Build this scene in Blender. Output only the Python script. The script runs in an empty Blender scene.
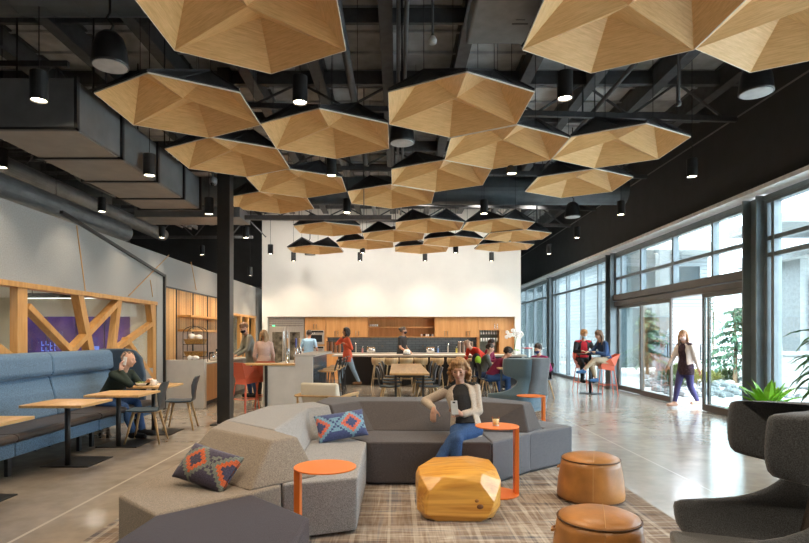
import bpy, bmesh, math, random
from mathutils import Vector, Matrix
random.seed(7)
PI = math.pi
COL = bpy.context.scene.collection
SC = bpy.context.scene
F, CX, CY, HC = 560.0, 397.0, 337.0, 1.45
R = math.radians

def V(*a): return Vector(a if len(a) > 1 else a[0])
def at(px, py, z):            # photo pixel at known height -> floor position
    d = (HC - z) * F / (py - CY)
    return ((px - CX) * d / F, d)

# ------------------------------------------------------------------ materials
MATS = {}
def mat(name, col, rough=.55, metal=0., spec=.5, n=None, col2=None, bump=None, stretch=(1, 1, 1), emis=None, trans=0, coat=0, sheen=0, alpha=None):
    if name in MATS: return MATS[name]
    m = bpy.data.materials.new(name); m.use_nodes = True
    nt = m.node_tree; b = nt.nodes['Principled BSDF']
    c4 = (*col, 1)
    b.inputs['Base Color'].default_value = c4
    b.inputs['Roughness'].default_value = rough
    b.inputs['Metallic'].default_value = metal
    b.inputs['Specular IOR Level'].default_value = spec
    b.inputs['Transmission Weight'].default_value = trans
    b.inputs['Coat Weight'].default_value = coat
    b.inputs['Sheen Weight'].default_value = sheen
    if emis:
        b.inputs['Emission Color'].default_value = (*emis[0], 1); b.inputs['Emission Strength'].default_value = emis[1]
    tc = nt.nodes.new('ShaderNodeTexCoord'); mp = nt.nodes.new('ShaderNodeMapping')
    mp.inputs['Scale'].default_value = stretch
    nt.links.new(tc.outputs['Object'], mp.inputs['Vector'])
    if n is None and emis is None and not trans: n = (9.0, .12)
    if n:
        t = nt.nodes.new('ShaderNodeTexNoise'); t.inputs['Scale'].default_value = n[0]; t.inputs['Detail'].default_value = 4
        nt.links.new(mp.outputs[0], t.inputs['Vector'])
        rp = nt.nodes.new('ShaderNodeValToRGB')
        a = n[1]
        lo = tuple(max(0, x * (1 - a)) for x in col); hi = tuple(min(1, x * (1 + a)) for x in col) if col2 is None else col2
        if col2 is not None: lo = col
        rp.color_ramp.elements[0].position = .32; rp.color_ramp.elements[1].position = .68
        rp.color_ramp.elements[0].color = (*lo, 1); rp.color_ramp.elements[1].color = (*hi, 1)
        nt.links.new(t.outputs['Fac'], rp.inputs['Fac']); nt.links.new(rp.outputs[0], b.inputs['Base Color'])
    if bump:
        t2 = nt.nodes.new('ShaderNodeTexNoise'); t2.inputs['Scale'].default_value = bump[0]; t2.inputs['Detail'].default_value = 3
        bp = nt.nodes.new('ShaderNodeBump'); bp.inputs['Strength'].default_value = bump[1]; bp.inputs['Distance'].default_value = .01
        nt.links.new(mp.outputs[0], t2.inputs['Vector']); nt.links.new(t2.outputs['Fac'], bp.inputs['Height']); nt.links.new(bp.outputs[0], b.inputs['Normal'])
    MATS[name] = m
    return m

def wood(name, c1, c2, axis=2, freq=22, rough=.45, coords='Object', dist=3.0, coat=0):
    if name in MATS: return MATS[name]
    m = bpy.data.materials.new(name); m.use_nodes = True; nt = m.node_tree; b = nt.nodes['Principled BSDF']
    tc = nt.nodes.new('ShaderNodeTexCoord'); mp = nt.nodes.new('ShaderNodeMapping')
    s = [1.0, 1.0, 1.0]; s[axis] = .07; mp.inputs['Scale'].default_value = s
    nt.links.new(tc.outputs[coords], mp.inputs['Vector'])
    t = nt.nodes.new('ShaderNodeTexNoise'); t.inputs['Scale'].default_value = freq; t.inputs['Detail'].default_value = 6; t.inputs['Distortion'].default_value = dist * .15
    t3 = nt.nodes.new('ShaderNodeTexNoise'); t3.inputs['Scale'].default_value = freq * 4; t3.inputs['Detail'].default_value = 2
    nt.links.new(mp.outputs[0], t.inputs['Vector']); nt.links.new(mp.outputs[0], t3.inputs['Vector'])
    mx = nt.nodes.new('ShaderNodeMath'); mx.operation = 'ADD'
    h = nt.nodes.new('ShaderNodeMath'); h.operation = 'MULTIPLY'; h.inputs[1].default_value = .45
    nt.links.new(t3.outputs['Fac'], h.inputs[0]); nt.links.new(t.outputs['Fac'], mx.inputs[0]); nt.links.new(h.outputs[0], mx.inputs[1])
    rp = nt.nodes.new('ShaderNodeValToRGB'); e = rp.color_ramp.elements
    e[0].position = .5; e[1].position = .95; e[0].color = (*c1, 1); e[1].color = (*c2, 1)
    nt.links.new(mx.outputs[0], rp.inputs['Fac']); nt.links.new(rp.outputs[0], b.inputs['Base Color'])
    b.inputs['Roughness'].default_value = rough; b.inputs['Coat Weight'].default_value = coat
    MATS[name] = m; return m

def nodes_mat(name):
    m = bpy.data.materials.new(name); m.use_nodes = True; MATS[name] = m
    return m, m.node_tree, m.node_tree.nodes['Principled BSDF']

# concrete
def concrete_floor():
    m, nt, b = nodes_mat('polished_concrete')
    L = nt.links.new; N = nt.nodes.new
    tc = N('ShaderNodeTexCoord'); sp = N('ShaderNodeSeparateXYZ'); L(tc.outputs['Object'], sp.inputs[0])
    n1 = N('ShaderNodeTexNoise'); n1.inputs['Scale'].default_value = .7; n1.inputs['Detail'].default_value = 6; n1.inputs['Roughness'].default_value = .65
    n2 = N('ShaderNodeTexNoise'); n2.inputs['Scale'].default_value = 6; n2.inputs['Detail'].default_value = 5
    L(tc.outputs['Object'], n1.inputs['Vector']); L(tc.outputs['Object'], n2.inputs['Vector'])
    mix = N('ShaderNodeMath'); mix.operation = 'ADD'; hf = N('ShaderNodeMath'); hf.operation = 'MULTIPLY'; hf.inputs[1].default_value = .35
    L(n2.outputs['Fac'], hf.inputs[0]); L(n1.outputs['Fac'], mix.inputs[0]); L(hf.outputs[0], mix.inputs[1])
    rp = N('ShaderNodeValToRGB'); e = rp.color_ramp.elements
    e[0].position = .42; e[1].position = .88; e[0].color = (.20, .172, .145, 1); e[1].color = (.40, .355, .30, 1)
    L(mix.outputs[0], rp.inputs['Fac'])
    last = None
    for ax, c, w in (('X', -2.735, .014), ('X', 2.96, .009), ('X', 9.5, .01), ('Y', 8.3, .008), ('Y', 14.2, .01), ('Y', 2.2, .01)):
        s = N('ShaderNodeMath'); s.operation = 'SUBTRACT'; s.inputs[1].default_value = c; L(sp.outputs[ax], s.inputs[0])
        a = N('ShaderNodeMath'); a.operation = 'ABSOLUTE'; L(s.outputs[0], a.inputs[0])
        l = N('ShaderNodeMath'); l.operation = 'LESS_THAN'; l.inputs[1].default_value = w; L(a.outputs[0], l.inputs[0])
        if last is None: last = l
        else:
            k = N('ShaderNodeMath'); k.operation = 'MAXIMUM'; L(last.outputs[0], k.inputs[0]); L(l.outputs[0], k.inputs[1]); last = k
    mc = N('ShaderNodeMix'); mc.data_type = 'RGBA'; mc.inputs[7].default_value = (.50, .46, .39, 1)
    L(last.outputs[0], mc.inputs[0]); L(rp.outputs[0], mc.inputs[6]); L(mc.outputs[2], b.inputs['Base Color'])
    r2 = N('ShaderNodeMapRange'); r2.inputs[3].default_value = .10; r2.inputs[4].default_value = .24; L(n2.outputs['Fac'], r2.inputs[0]); L(r2.outputs[0], b.inputs['Roughness'])
    b.inputs['Specular IOR Level'].default_value = .75
    bp = N('ShaderNodeBump'); bp.inputs['Strength'].default_value = .06; bp.inputs['Distance'].default_value = .01; n3 = N('ShaderNodeTexNoise'); n3.inputs['Scale'].default_value = 3.0
    L(tc.outputs['Object'], n3.inputs['Vector']); L(n3.outputs['Fac'], bp.inputs['Height']); L(bp.outputs[0], b.inputs['Normal'])
    return m

def plaid():
    m, nt, b = nodes_mat('plaid_rug_weave'); L = nt.links.new; N = nt.nodes.new
    tc = N('ShaderNodeTexCoord')
    def band(scale, detail, seed):
        mp = N('ShaderNodeMapping'); mp.inputs['Scale'].default_value = scale; mp.inputs['Location'].default_value = (seed, seed * .7, 0)
        t = N('ShaderNodeTexNoise'); t.inputs['Scale'].default_value = 1; t.inputs['Detail'].default_value = detail; t.inputs['Roughness'].default_value = .75
        L(tc.outputs['Object'], mp.inputs[0]); L(mp.outputs[0], t.inputs['Vector']); return t
    def ramp(src, els):
        r = N('ShaderNodeValToRGB'); e = r.color_ramp.elements
        while len(e) < len(els): e.new(.5)
        for i, (p, c) in enumerate(els): e[i].position = p; e[i].color = (*c, 1)
        L(src, r.inputs['Fac']); return r
    a = band((.35, 5.5, 1), 4, 3.1); c = band((4.5, .3, 1), 4, 8.4)
    tA = (.17, .12, .085); tB = (.30, .25, .21); tC = (.06, .06, .075); tD = (.50, .45, .38); tE = (.13, .135, .155)
    ra = ramp(a.outputs['Fac'], [(.38, tC), (.44, tA), (.48, tB), (.52, tA), (.56, tD), (.62, tE)])
    rc = ramp(c.outputs['Fac'], [(.38, tE), (.44, tB), (.49, tA), (.53, tB), (.57, tD), (.63, tC)])
    mx = N('ShaderNodeMix'); mx.data_type = 'RGBA'; mx.inputs[0].default_value = .45
    L(ra.outputs[0], mx.inputs[6]); L(rc.outputs[0], mx.inputs[7])
    # pale check lines
    sp = N('ShaderNodeSeparateXYZ'); L(tc.outputs['Object'], sp.inputs[0])
    lines = None
    for ax, per, ph, w in (('X', .46, .12, .035), ('Y', .52, .2, .022), ('X', .92, .31, .02)):
        ad = N('ShaderNodeMath'); ad.operation = 'ADD'; ad.inputs[1].default_value = 20 + ph; L(sp.outputs[ax], ad.inputs[0])
        mo = N('ShaderNodeMath'); mo.operation = 'MODULO'; mo.inputs[1].default_value = per; L(ad.outputs[0], mo.inputs[0])
        lt = N('ShaderNodeMath'); lt.operation = 'LESS_THAN'; lt.inputs[1].default_value = w; L(mo.outputs[0], lt.inputs[0])
        if lines is None: lines = lt
        else:
            k = N('ShaderNodeMath'); k.operation = 'MAXIMUM'; L(lines.outputs[0], k.inputs[0]); L(lt.outputs[0], k.inputs[1]); lines = k
    sc = N('ShaderNodeMath'); sc.operation = 'MULTIPLY'; sc.inputs[1].default_value = .28; L(lines.outputs[0], sc.inputs[0])
    m2 = N('ShaderNodeMix'); m2.data_type = 'RGBA'; m2.inputs[7].default_value = (.62, .58, .5, 1)
    L(sc.outputs[0], m2.inputs[0]); L(mx.outputs[2], m2.inputs[6])
    L(m2.outputs[2], b.inputs['Base Color']); b.inputs['Roughness'].default_value = .95; b.inputs['Specular IOR Level'].default_value = .1
    return m

def fabric(name, c, amt=.35, scale=240, sheen=.2):
    return mat(name, c, rough=.9, spec=.15, n=(scale, amt), bump=(scale, .35), sheen=sheen)

def pane_glass(name='window_glass', tint=(.90, .95, .95), refl=.10):
    m, nt, b = nodes_mat(name); L = nt.links.new; N = nt.nodes.new
    nt.nodes.remove(b); out = nt.nodes['Material Output']
    tr = N('ShaderNodeBsdfTransparent'); tr.inputs[0].default_value = (*tint, 1)
    gl = N('ShaderNodeBsdfGlossy'); gl.inputs['Roughness'].default_value = .02
    lw = N('ShaderNodeLayerWeight'); lw.inputs['Blend'].default_value = refl
    mr = N('ShaderNodeMapRange'); mr.inputs[3].default_value = .03; mr.inputs[4].default_value = .55
    mx = N('ShaderNodeMixShader'); L(lw.outputs['Fresnel'], mr.inputs[0]); L(mr.outputs[0], mx.inputs[0]); L(tr.outputs[0], mx.inputs[1]); L(gl.outputs[0], mx.inputs[2]); L(mx.outputs[0], out.inputs[0])
    return m

def striped(name, axis, period, cols, rough=.5, gap=.12, gapcol=(.02, .015, .01), grain_axis=2):
    """boards / slats / siding / tiles: 1-d stripes with a random tone per stripe"""
    m, nt, b = nodes_mat(name); L = nt.links.new; N = nt.nodes.new
    tc = N('ShaderNodeTexCoord'); sp = N('ShaderNodeSeparateXYZ'); L(tc.outputs['Object'], sp.inputs[0])
    dv = N('ShaderNodeMath'); dv.operation = 'DIVIDE'; dv.inputs[1].default_value = period; L(sp.outputs[axis], dv.inputs[0])
    fl = N('ShaderNodeMath'); fl.operation = 'FLOOR'; L(dv.outputs[0], fl.inputs[0])
    fr = N('ShaderNodeMath'); fr.operation = 'SUBTRACT'; L(dv.outputs[0], fr.inputs[0]); L(fl.outputs[0], fr.inputs[1])
    wn = N('ShaderNodeTexWhiteNoise'); wn.noise_dimensions = '1D'; L(fl.outputs[0], wn.inputs['W'])
    gr = N('ShaderNodeTexNoise'); gr.inputs['Scale'].default_value = 14; mp = N('ShaderNodeMapping'); s = [1, 1, 1]; s[grain_axis] = .08; mp.inputs['Scale'].default_value = s
    L(tc.outputs['Object'], mp.inputs[0]); L(mp.outputs[0], gr.inputs['Vector'])
    ad = N('ShaderNodeMath'); ad.operation = 'MULTIPLY_ADD'; ad.inputs[1].default_value = .35; L(gr.outputs['Fac'], ad.inputs[0]); L(wn.outputs['Value'], ad.inputs[2])
    rp = N('ShaderNodeValToRGB'); e = rp.color_ramp.elements
    e[0].position = .1; e[0].color = (*cols[0], 1); e[1].position = 1.1 if False else 1.0; e[1].color = (*cols[1], 1)
    L(ad.outputs[0], rp.inputs['Fac'])
    lt = N('ShaderNodeMath'); lt.operation = 'LESS_THAN'; lt.inputs[1].default_value = gap; L(fr.outputs[0], lt.inputs[0])
    mx = N('ShaderNodeMix'); mx.data_type = 'RGBA'; mx.inputs[7].default_value = (*gapcol, 1); L(lt.outputs[0], mx.inputs[0]); L(rp.outputs[0], mx.inputs[6]); L(mx.outputs[2], b.inputs['Base Color'])
    b.inputs['Roughness'].default_value = rough
    return m

def tile(name, c1, c2, mortar, w, h, coordmap='XZ', rough=.25):
    m, nt, b = nodes_mat(name); L = nt.links.new; N = nt.nodes.new
    tc = N('ShaderNodeTexCoord'); sp = N('ShaderNodeSeparateXYZ'); cb = N('ShaderNodeCombineXYZ'); L(tc.outputs['Object'], sp.inputs[0])
    L(sp.outputs[coordmap[0]], cb.inputs[0]); L(sp.outputs[coordmap[1]], cb.inputs[1])
    t = N('ShaderNodeTexBrick'); t.inputs['Color1'].default_value = (*c1, 1); t.inputs['Color2'].default_value = (*c2, 1); t.inputs['Mortar'].default_value = (*mortar, 1)
    t.inputs['Scale'].default_value = 1; t.inputs['Mortar Size'].default_value = .006; t.inputs['Brick Width'].default_value = w; t.inputs['Row Height'].default_value = h
    L(cb.outputs[0], t.inputs['Vector']); L(t.outputs['Color'], b.inputs['Base Color']); b.inputs['Roughness'].default_value = rough
    return m

M = {}
def defmats():
    M['floor'] = concrete_floor(); M['rug'] = plaid()
    M['white'] = mat('white_paint', (.80, .775, .73), .7, n=(2, .02))
    M['cream'] = mat('cream_paint', (.72, .66, .56), .7, n=(2, .03))
    M['darkwall'] = mat('charcoal_paint', (.044, .046, .049), .8, n=(3, .1))
    M['felt'] = mat('grey_felt', (.36, .35, .33), .95, spec=.1, n=(60, .10), bump=(200, .2))
    M['deck'] = mat('grey_roof_deck', (.50, .51, .52), .7, n=(3, .25))
    M['joist'] = mat('black_steel', (.085, .087, .092), .5, n=(8, .2))
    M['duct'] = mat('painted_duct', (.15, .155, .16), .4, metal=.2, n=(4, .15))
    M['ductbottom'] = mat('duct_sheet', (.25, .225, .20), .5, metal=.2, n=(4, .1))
    M['ductblue'] = mat('slate_duct', (.12, .14, .155), .45, metal=.3, n=(4, .15))
    M['black'] = mat('satin_black', (.018, .018, .019), .4, n=(20, .1))
    M['gun'] = mat('gunmetal_frame', (.19, .225, .245), .4, metal=.3, n=(5, .1))
    M['bronze'] = mat('dark_bronze_frame', (.095, .082, .07), .4, metal=.3, n=(5, .1))
    M['glass'] = pane_glass()
    M['lamp'] = mat('lamp_glow', (1, .9, .7), emis=((1, .86, .62), 14))
    M['lampcool'] = mat('panel_glow', (1, .97, .9), emis=((1, .95, .88), 1.0))
    M['oak'] = wood('oak_veneer', (.78, .51, .235), (.60, .355, .13), axis=0, freq=75, coords='UV', rough=.5)
    M['rim'] = mat('pale_edge_banding', (.85, .78, .66), .5)  # pale tone paints the highlight along the panel edges
    M['mesh'] = mat('black_mesh_backing', (.065, .065, .068), .7, n=(150, .5))
    M['timber'] = wood('timber_frame', (.64, .34, .11), (.46, .22, .06), axis=2, freq=14, rough=.4)
    M['cab'] = wood('cabinet_oak', (.66, .34, .13), (.52, .24, .08), axis=2, freq=12, rough=.4)
    M['top'] = wood('table_oak', (.66, .42, .19), (.47, .27, .10), axis=1, freq=16, rough=.35)
    M['leg'] = wood('ash_leg', (.55, .36, .17), (.40, .24, .10), axis=2, freq=20, rough=.4)
    M['pale'] = wood('pale_ash', (.62, .48, .28), (.48, .34, .18), axis=2, freq=20, rough=.4)
    M['stump'] = wood('carved_cedar', (.84, .46, .09), (.52, .21, .025), axis=0, freq=9, rough=.28, dist=16, coat=.35)
    M['slat'] = striped('timber_slats', 'Y', .055, ((.36, .18, .06), (.76, .44, .18)), gap=.14)
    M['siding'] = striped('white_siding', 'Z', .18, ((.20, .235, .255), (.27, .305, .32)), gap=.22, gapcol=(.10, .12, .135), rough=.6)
    M['tile'] = tile('navy_tile', (.042, .056, .074), (.056, .072, .092), (.012, .02, .03), .26, .085)
    M['steel'] = mat('brushed_steel', (.50, .46, .42), .35, metal=.55, n=(60, .12), stretch=(1, 1, .05))
    M['darkglass'] = mat('dark_oven_glass', (.02, .02, .022), .1, n=(3, .1))
    M['chrome'] = mat('chrome', (.75, .75, .76), .12, metal=1, n=(5, .02))
    M['conc'] = mat('light_concrete_panel', (.54, .515, .48), .6, n=(3, .08))
    M['ctop'] = mat('quartz_top', (.45, .42, .38), .35, n=(12, .05))
    M['booth'] = fabric('blue_booth_weave', (.10, .175, .27), .35, 90)
    M['booth_shaded'] = fabric('dark_blue_weave', (.045, .075, .115), .35, 90)  # booth blue darkened to carry the shade on the end panel
    M['leather'] = mat('dark_brown_leather', (.050, .038, .032), .38, n=(6, .2), bump=(120, .1))
    M['sofa_b'] = fabric('taupe_tweed', (.245, .205, .165), .5, 190)
    M['sofa_l'] = fabric('grey_tweed', (.27, .265, .26), .5, 190)
    M['sofa_d'] = fabric('dark_grey_tweed', (.080, .070, .070), .45, 190)
    M['sofa_r'] = fabric('slate_tweed', (.125, .122, .132), .5, 190)
    M['otto'] = fabric('plum_grey_wool', (.038, .031, .044), .3, 190)
    M['orange'] = mat('orange_powdercoat', (.80, .20, .03), .35, n=(5, .03))
    M['coral'] = mat('coral_powdercoat', (.62, .12, .06), .35, n=(5, .05))
    M['tan'] = mat('tan_leather', (.40, .175, .045), .36, n=(5, .28), bump=(90, .12))
    M['seam'] = mat('pale_stitching', (.55, .33, .14), .6)
    M['seamd'] = mat('dark_piping', (.10, .045, .015), .6)
    M['wing'] = fabric('charcoal_blue_wool', (.088, .095, .104), .5, 190, sheen=.35)
    M['winglt'] = fabric('slate_blue_wool', (.10, .17, .225), .35, 190, sheen=.5)
    M['linen'] = fabric('cream_linen', (.66, .60, .49), .1, 150)
    M['bluepad'] = mat('blue_grey_pad', (.045, .075, .10), .5)
    M['shell'] = mat('charcoal_shell', (.045, .05, .055), .35)
    M['paper'] = mat('white_ceramic', (.85, .83, .8), .3)
    M['green'] = mat('bright_leaf', (.22, .50, .03), .45, n=(9, .3), spec=.4)
    M['dgreen'] = mat('deep_leaf', (.05, .17, .04), .4, n=(9, .3))
    M['beer'] = mat('pale_juice', (.95, .78, .38), .2)
    M['clear'] = pane_glass('drinking_glass', (.98, .98, .98), .05)
    M['stone'] = mat('pale_rock', (.26, .27, .27), .8, n=(6, .3))
    M['ground'] = mat('pale_paving', (.55, .56, .55), .8, n=(2, .08))
    M['skin'] = mat('skin_light', (.62, .36, .25), .5, n=(30, .05))
    M['skinb'] = mat('skin_tan', (.42, .22, .14), .5, n=(30, .05))
defmats()

# ------------------------------------------------------------------ mesh builder
class MB:
    def __init__(s): s.bm = bmesh.new(); s.mi = 0
    def face(s, vs, mi=None):
        try:
            f = s.bm.faces.new(vs); f.material_index = s.mi if mi is None else mi; return f
        except ValueError: return None
    def poly(s, pts, mi=None): return s.face([s.bm.verts.new(V(p)) for p in pts], mi)
    def box(s, c, size, rot=None, mi=None):
        hx, hy, hz = size[0] / 2, size[1] / 2, size[2] / 2
        vs = []
        for x, y, z in ((-1, -1, -1), (1, -1, -1), (1, 1, -1), (-1, 1, -1), (-1, -1, 1), (1, -1, 1), (1, 1, 1), (-1, 1, 1)):
            p = V(x * hx, y * hy, z * hz)
            if rot is not None: p = rot @ p
            vs.append(s.bm.verts.new(p + V(c)))
        for f in ((3, 2, 1, 0), (4, 5, 6, 7), (0, 1, 5, 4), (1, 2, 6, 5), (2, 3, 7, 6), (3, 0, 4, 7)): s.face([vs[i] for i in f], mi)
        return s
    def b2(s, x0, x1, y0, y1, z0, z1, mi=None):
        return s.box(((x0 + x1) / 2, (y0 + y1) / 2, (z0 + z1) / 2), (abs(x1 - x0), abs(y1 - y0), abs(z1 - z0)), mi=mi)
    def bar(s, p0, p1, w, h=None, up=(0, 0, 1), mi=None):
        p0, p1 = V(p0), V(p1); d = p1 - p0; L = d.length
        if L < 1e-6: return s
        z = d / L; u = V(up)
        if abs(z.dot(u)) > .99: u = V(0, 1, 0)
        x = u.cross(z).normalized(); y = z.cross(x)
        rot = Matrix((x, y, z)).transposed()
        return s.box((p0 + p1) / 2, (w, h or w, L), rot, mi)
    def loft(s, rings, caps=True, mi=None, closed=True):
        vr = [[s.bm.verts.new(V(p)) for p in r] for r in rings]; n = len(vr[0])
        for a, b in zip(vr, vr[1:]):
            for i in range(n if closed else n - 1):
                j = (i + 1) % n; s.face([a[i], a[j], b[j], b[i]], mi)
        if caps: s.face(list(reversed(vr[0])), mi); s.face(vr[-1], mi)
        return s
    def prism(s, bot, top, mi=None): return s.loft([bot, top], mi=mi)
    def tube(s, pts, r, n=8, mi=None):
        pts = [V(p) for p in pts]; rings = []; prev = None
        rr = r if isinstance(r, (list, tuple)) else [r] * len(pts)
        for i, p in enumerate(pts):
            d = (pts[min(i + 1, len(pts) - 1)] - pts[max(i - 1, 0)]).normalized()
            if prev is None:
                u = V(0, 0, 1) if abs(d.z) < .9 else V(1, 0, 0)
                x = d.cross(u).normalized()
            else: x = (prev - d * prev.dot(d)).normalized()
            prev = x; y = d.cross(x)
            rings.append([p + (x * math.cos(2 * PI * k / n) + y * math.sin(2 * PI * k / n)) * rr[i] for k in range(n)])
        return s.loft(rings, mi=mi)
    def lathe(s, prof, c=(0, 0, 0), n=28, mi=None, sx=1, sy=1):
        c = V(c)
        rings = [[c + V(math.cos(2 * PI * k / n) * max(r, 1e-4) * sx, math.sin(2 * PI * k / n) * max(r, 1e-4) * sy, z) for k in range(n)] for r, z in prof]
        return s.loft(rings, mi=mi)
    def ball(s, c, r, n=10, m=7, rot=None, mi=None):
        if not isinstance(r, (tuple, list, Vector)): r = (r, r, r)
        rings = []
        for j in range(m + 1):
            ph = -PI / 2 + PI * (j + .02) / (m + .04); rg = []
            for k in range(n):
                p = V(math.cos(ph) * math.cos(2 * PI * k / n) * r[0], math.cos(ph) * math.sin(2 * PI * k / n) * r[1], math.sin(ph) * r[2])
                if rot is not None: p = rot @ p
                rg.append(p + V(c))
            rings.append(rg)
        return s.loft(rings, mi=mi)
    def hull(s, pts, mi=None):
        vs = [s.bm.verts.new(V(p)) for p in pts]
        g = bmesh.ops.convex_hull(s.bm, input=vs)
        junk = [e for e in g['geom_interior'] if isinstance(e, bmesh.types.BMVert)]
        if junk: bmesh.ops.delete(s.bm, geom=junk, context='VERTS')
        return s
    def build(s, name, m, parent=None, smooth=False, bevel=0, seg=2, sub=0, loc=None, uv=None, angle=None):
        if uv: uv(s.bm)
        bmesh.ops.recalc_face_normals(s.bm, faces=s.bm.faces[:])
        me = bpy.data.meshes.new(name); s.bm.to_mesh(me); s.bm.free()
        ms = m if isinstance(m, (list, tuple)) else [m]
        for q in ms: me.materials.append(q)
        if smooth:
            for p in me.polygons: p.use_smooth = True
        o = bpy.data.objects.new(name, me); COL.objects.link(o)
        if parent is not None: o.parent = parent
        if loc is not None: o.location = loc
        if bevel:
            b = o.modifiers.new('bevel', 'BEVEL'); b.width = bevel; b.segments = seg; b.limit_method = 'ANGLE'; b.angle_limit = R(angle or 30)
            b.harden_normals = False
        if sub:
            q = o.modifiers.new('sub', 'SUBSURF'); q.levels = sub; q.render_levels = sub
        return o

def thing(name, label, cat, loc=(0, 0, 0), rz=0, group=None):
    o = bpy.data.objects.new(name, None); COL.objects.link(o); o.empty_display_size = .1
    o.location = loc; o.rotation_euler = (0, 0, rz); o['label'] = label; o['category'] = cat
    if group: o['group'] = group
    return o
def tag(o, label, cat, group=None):
    o['label'] = label; o['category'] = cat
    if group: o['group'] = group
    return o
def struct(o): o['kind'] = 'structure'; return o
def ctree(o, loc=None, rz=None, label=None, parent=None, group=None):
    c = o.copy(); COL.objects.link(c)
    if parent is not None: c.parent = parent
    if loc is not None: c.location = loc
    if rz is not None: c.rotation_euler = (0, 0, rz)
    if label: c['label'] = label
    if group: c['group'] = group
    for ch in list(o.children): ctree(ch, parent=c)
    return c
# ------------------------------------------------------------------ setting
ZD = 6.0
XW = 6.0            # window wall plane
XL = -4.75          # left wall plane
struct(MB().b2(-10.2, XW + .1, -4.2, 31, -.2, 0).build('floor', M['floor']))
# roof deck with ribs
mb = MB(); mb.b2(-10.2, XW + .35, -4.2, 31, ZD, ZD + .15)
for k in range(57):
    mb.b2(-10.0, XW, -4.1 + k * .62, -4.06 + k * .62, ZD - .035, ZD)
struct(mb.build('ceiling', M['deck']))
# back wall (white) with a niche for the kitchen
mb = MB()
mb.b2(-4.58, -4.40, 19, 19.25, 0, ZD); mb.b2(4.0, 4.2, 19, 19.25, 0, ZD); mb.b2(-4.40, 4.0, 19, 19.25, 2.14, ZD)
mb.b2(-4.45, 4.1, 19.75, 19.9, 0, 2.4); mb.b2(-4.5, -4.40, 19.25, 19.8, 0, 2.14); mb.b2(4.0, 4.1, 19.25, 19.8, 0, 2.14); mb.b2(-4.4, 4.0, 19.25, 19.8, 2.14, 2.3)
struct(mb.build('wall_back', M['white']))
struct(MB().b2(-10.2, XW + .1, 30.8, 31, 0, ZD).build('wall_far', M['white']))
struct(MB().b2(-10.2, -4.58, 21.0, 21.2, 0, ZD).build('wall_back_left', M['darkwall']))
struct(MB().b2(-10.2, XW + .1, -4.2, -4.0, 0, ZD).build('wall_front', M['cream']))
struct(MB().b2(-10.2, -10.0, -4, 31, 0, ZD).build('wall_far_left', M['darkwall']))
# right wall: dark fascia above the glazing + pale reveal line
mb = MB(); mb.b2(XW, XW + .3, -4, 31, 3.86, ZD); mb.b2(XW, XW + .3, -4.1, 1.0, 0, 3.86)
struct(mb.build('wall_right', M['darkwall']))
struct(MB().b2(XW - .24, XW + .28, 1, 31, 3.79, 3.86).build('trim_1', mat('bright_white_paint', (.9, .9, .89), .6), bevel=.003))
struct(MB().b2(XW - .015, XW - .001, 1, 31, 5.31, 5.335).build('trim_5', mat('joint_grey', (.22, .22, .22), .6)))
# left wall: grey felt band above timber-framed openings
mb = MB()
mb.b2(XL - .16, XL, -4, 11.08, 2.14, 3.12)
mb.b2(XL - .16, XL, 11.08, 11.42, 0, 3.12)
mb.b2(XL - .16, XL, 11.42, 15.15, 2.49, 3.12)
mb.b2(XL - .16, XL, 15.15, 15.4, 0, 3.12)
mb.b2(XL - .16, XL, 15.4, 19.0, 2.14, 3.12); mb.b2(XL - .16, XL, 18.85, 21, 0, 3.12)
mb.b2(XL - .16, XL, -4, -.2, 0, 2.2); mb.b2(XL - .16, XL, -.2, 10.9, 0, .85)
struct(mb.build('wall_left', M['felt'], bevel=.004))
# inlaid strips on felt
def lp(px, py):     # photo pixel on the left wall plane
    d = XL * F / (px - CX); return V(XL, d, HC + (CY - py) * d / F)
mb = MB()
for a, b in (((76.3, 225.4), (85, 291)), ((169, 255), (128.3, 296)), ((150, 280), (152.6, 297)), ((191, 262), (196, 290))):
    mb.bar(lp(*a), lp(*b), .014, .02, up=(1, 0, 0))
struct(mb.build('trim_2', M['timber']))
mb = MB()
a, b = lp(60, 212), lp(163.5, 276)
mb.bar(a + V(.02, 0, 0), b + V(.02, 0, 0), .045, .05, up=(1, 0, 0)); mb.bar(b + V(.02, 0, .03), V(XL + .02, b.y, 0), .06, .05, up=(1, 0, 0))
struct(mb.build('trim_3', M['black']))
# meeting room behind the left wall
mb = MB(); mb.b2(-9.6, XL - .16, -.4, 13.2, 2.36, 2.46)
struct(mb.build('ceiling_meeting_room', M['white']))
mb = MB(); mb.b2(-9.6, XL - .02, 13.0, 13.2, 0, 2.7); mb.b2(-9.7, -9.6, -.4, 13.2, 0, 2.7); mb.b2(-9.6, XL - .16, -.4, -.3, 0, 2.7)
struct(mb.build('wall_meeting_room', M['cream']))
mb = MB(); mb.b2(-6.05, -5.35, 12.7, 12.98, 0, 2.36)
struct(mb.build('partition_meeting_room', M['white']))
# kitchenette back (behind slats) + bay behind far opening
mb = MB(); mb.b2(-5.3, -5.2, 13.2, 21, 0, 3.1); struct(mb.build('wall_kitchenette', M['cream']))
mb = MB(); mb.b2(XL - .05, XL - .01, 11.46, 12.05, .95, 2.49); mb.b2(XL - .05, XL - .01, 12.1, 15.15, 1.62, 2.49)
for y in (12.07, 13.05, 14.05): mb.b2(XL - .03, XL + .005, y - .02, y + .02, .95, 2.49, mi=1)
mb.b2(XL - .03, XL + .01, 11.42, 15.15, 2.47, 2.5, mi=1)
mb.b2(XL - .05, XL - .015, 12.1, 15.15, .9, 1.62, mi=2)
struct(mb.build('wall_slatted', [M['slat'], M['black'], mat('taupe_splashback', (.42, .30, .22), .4)]))
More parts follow.
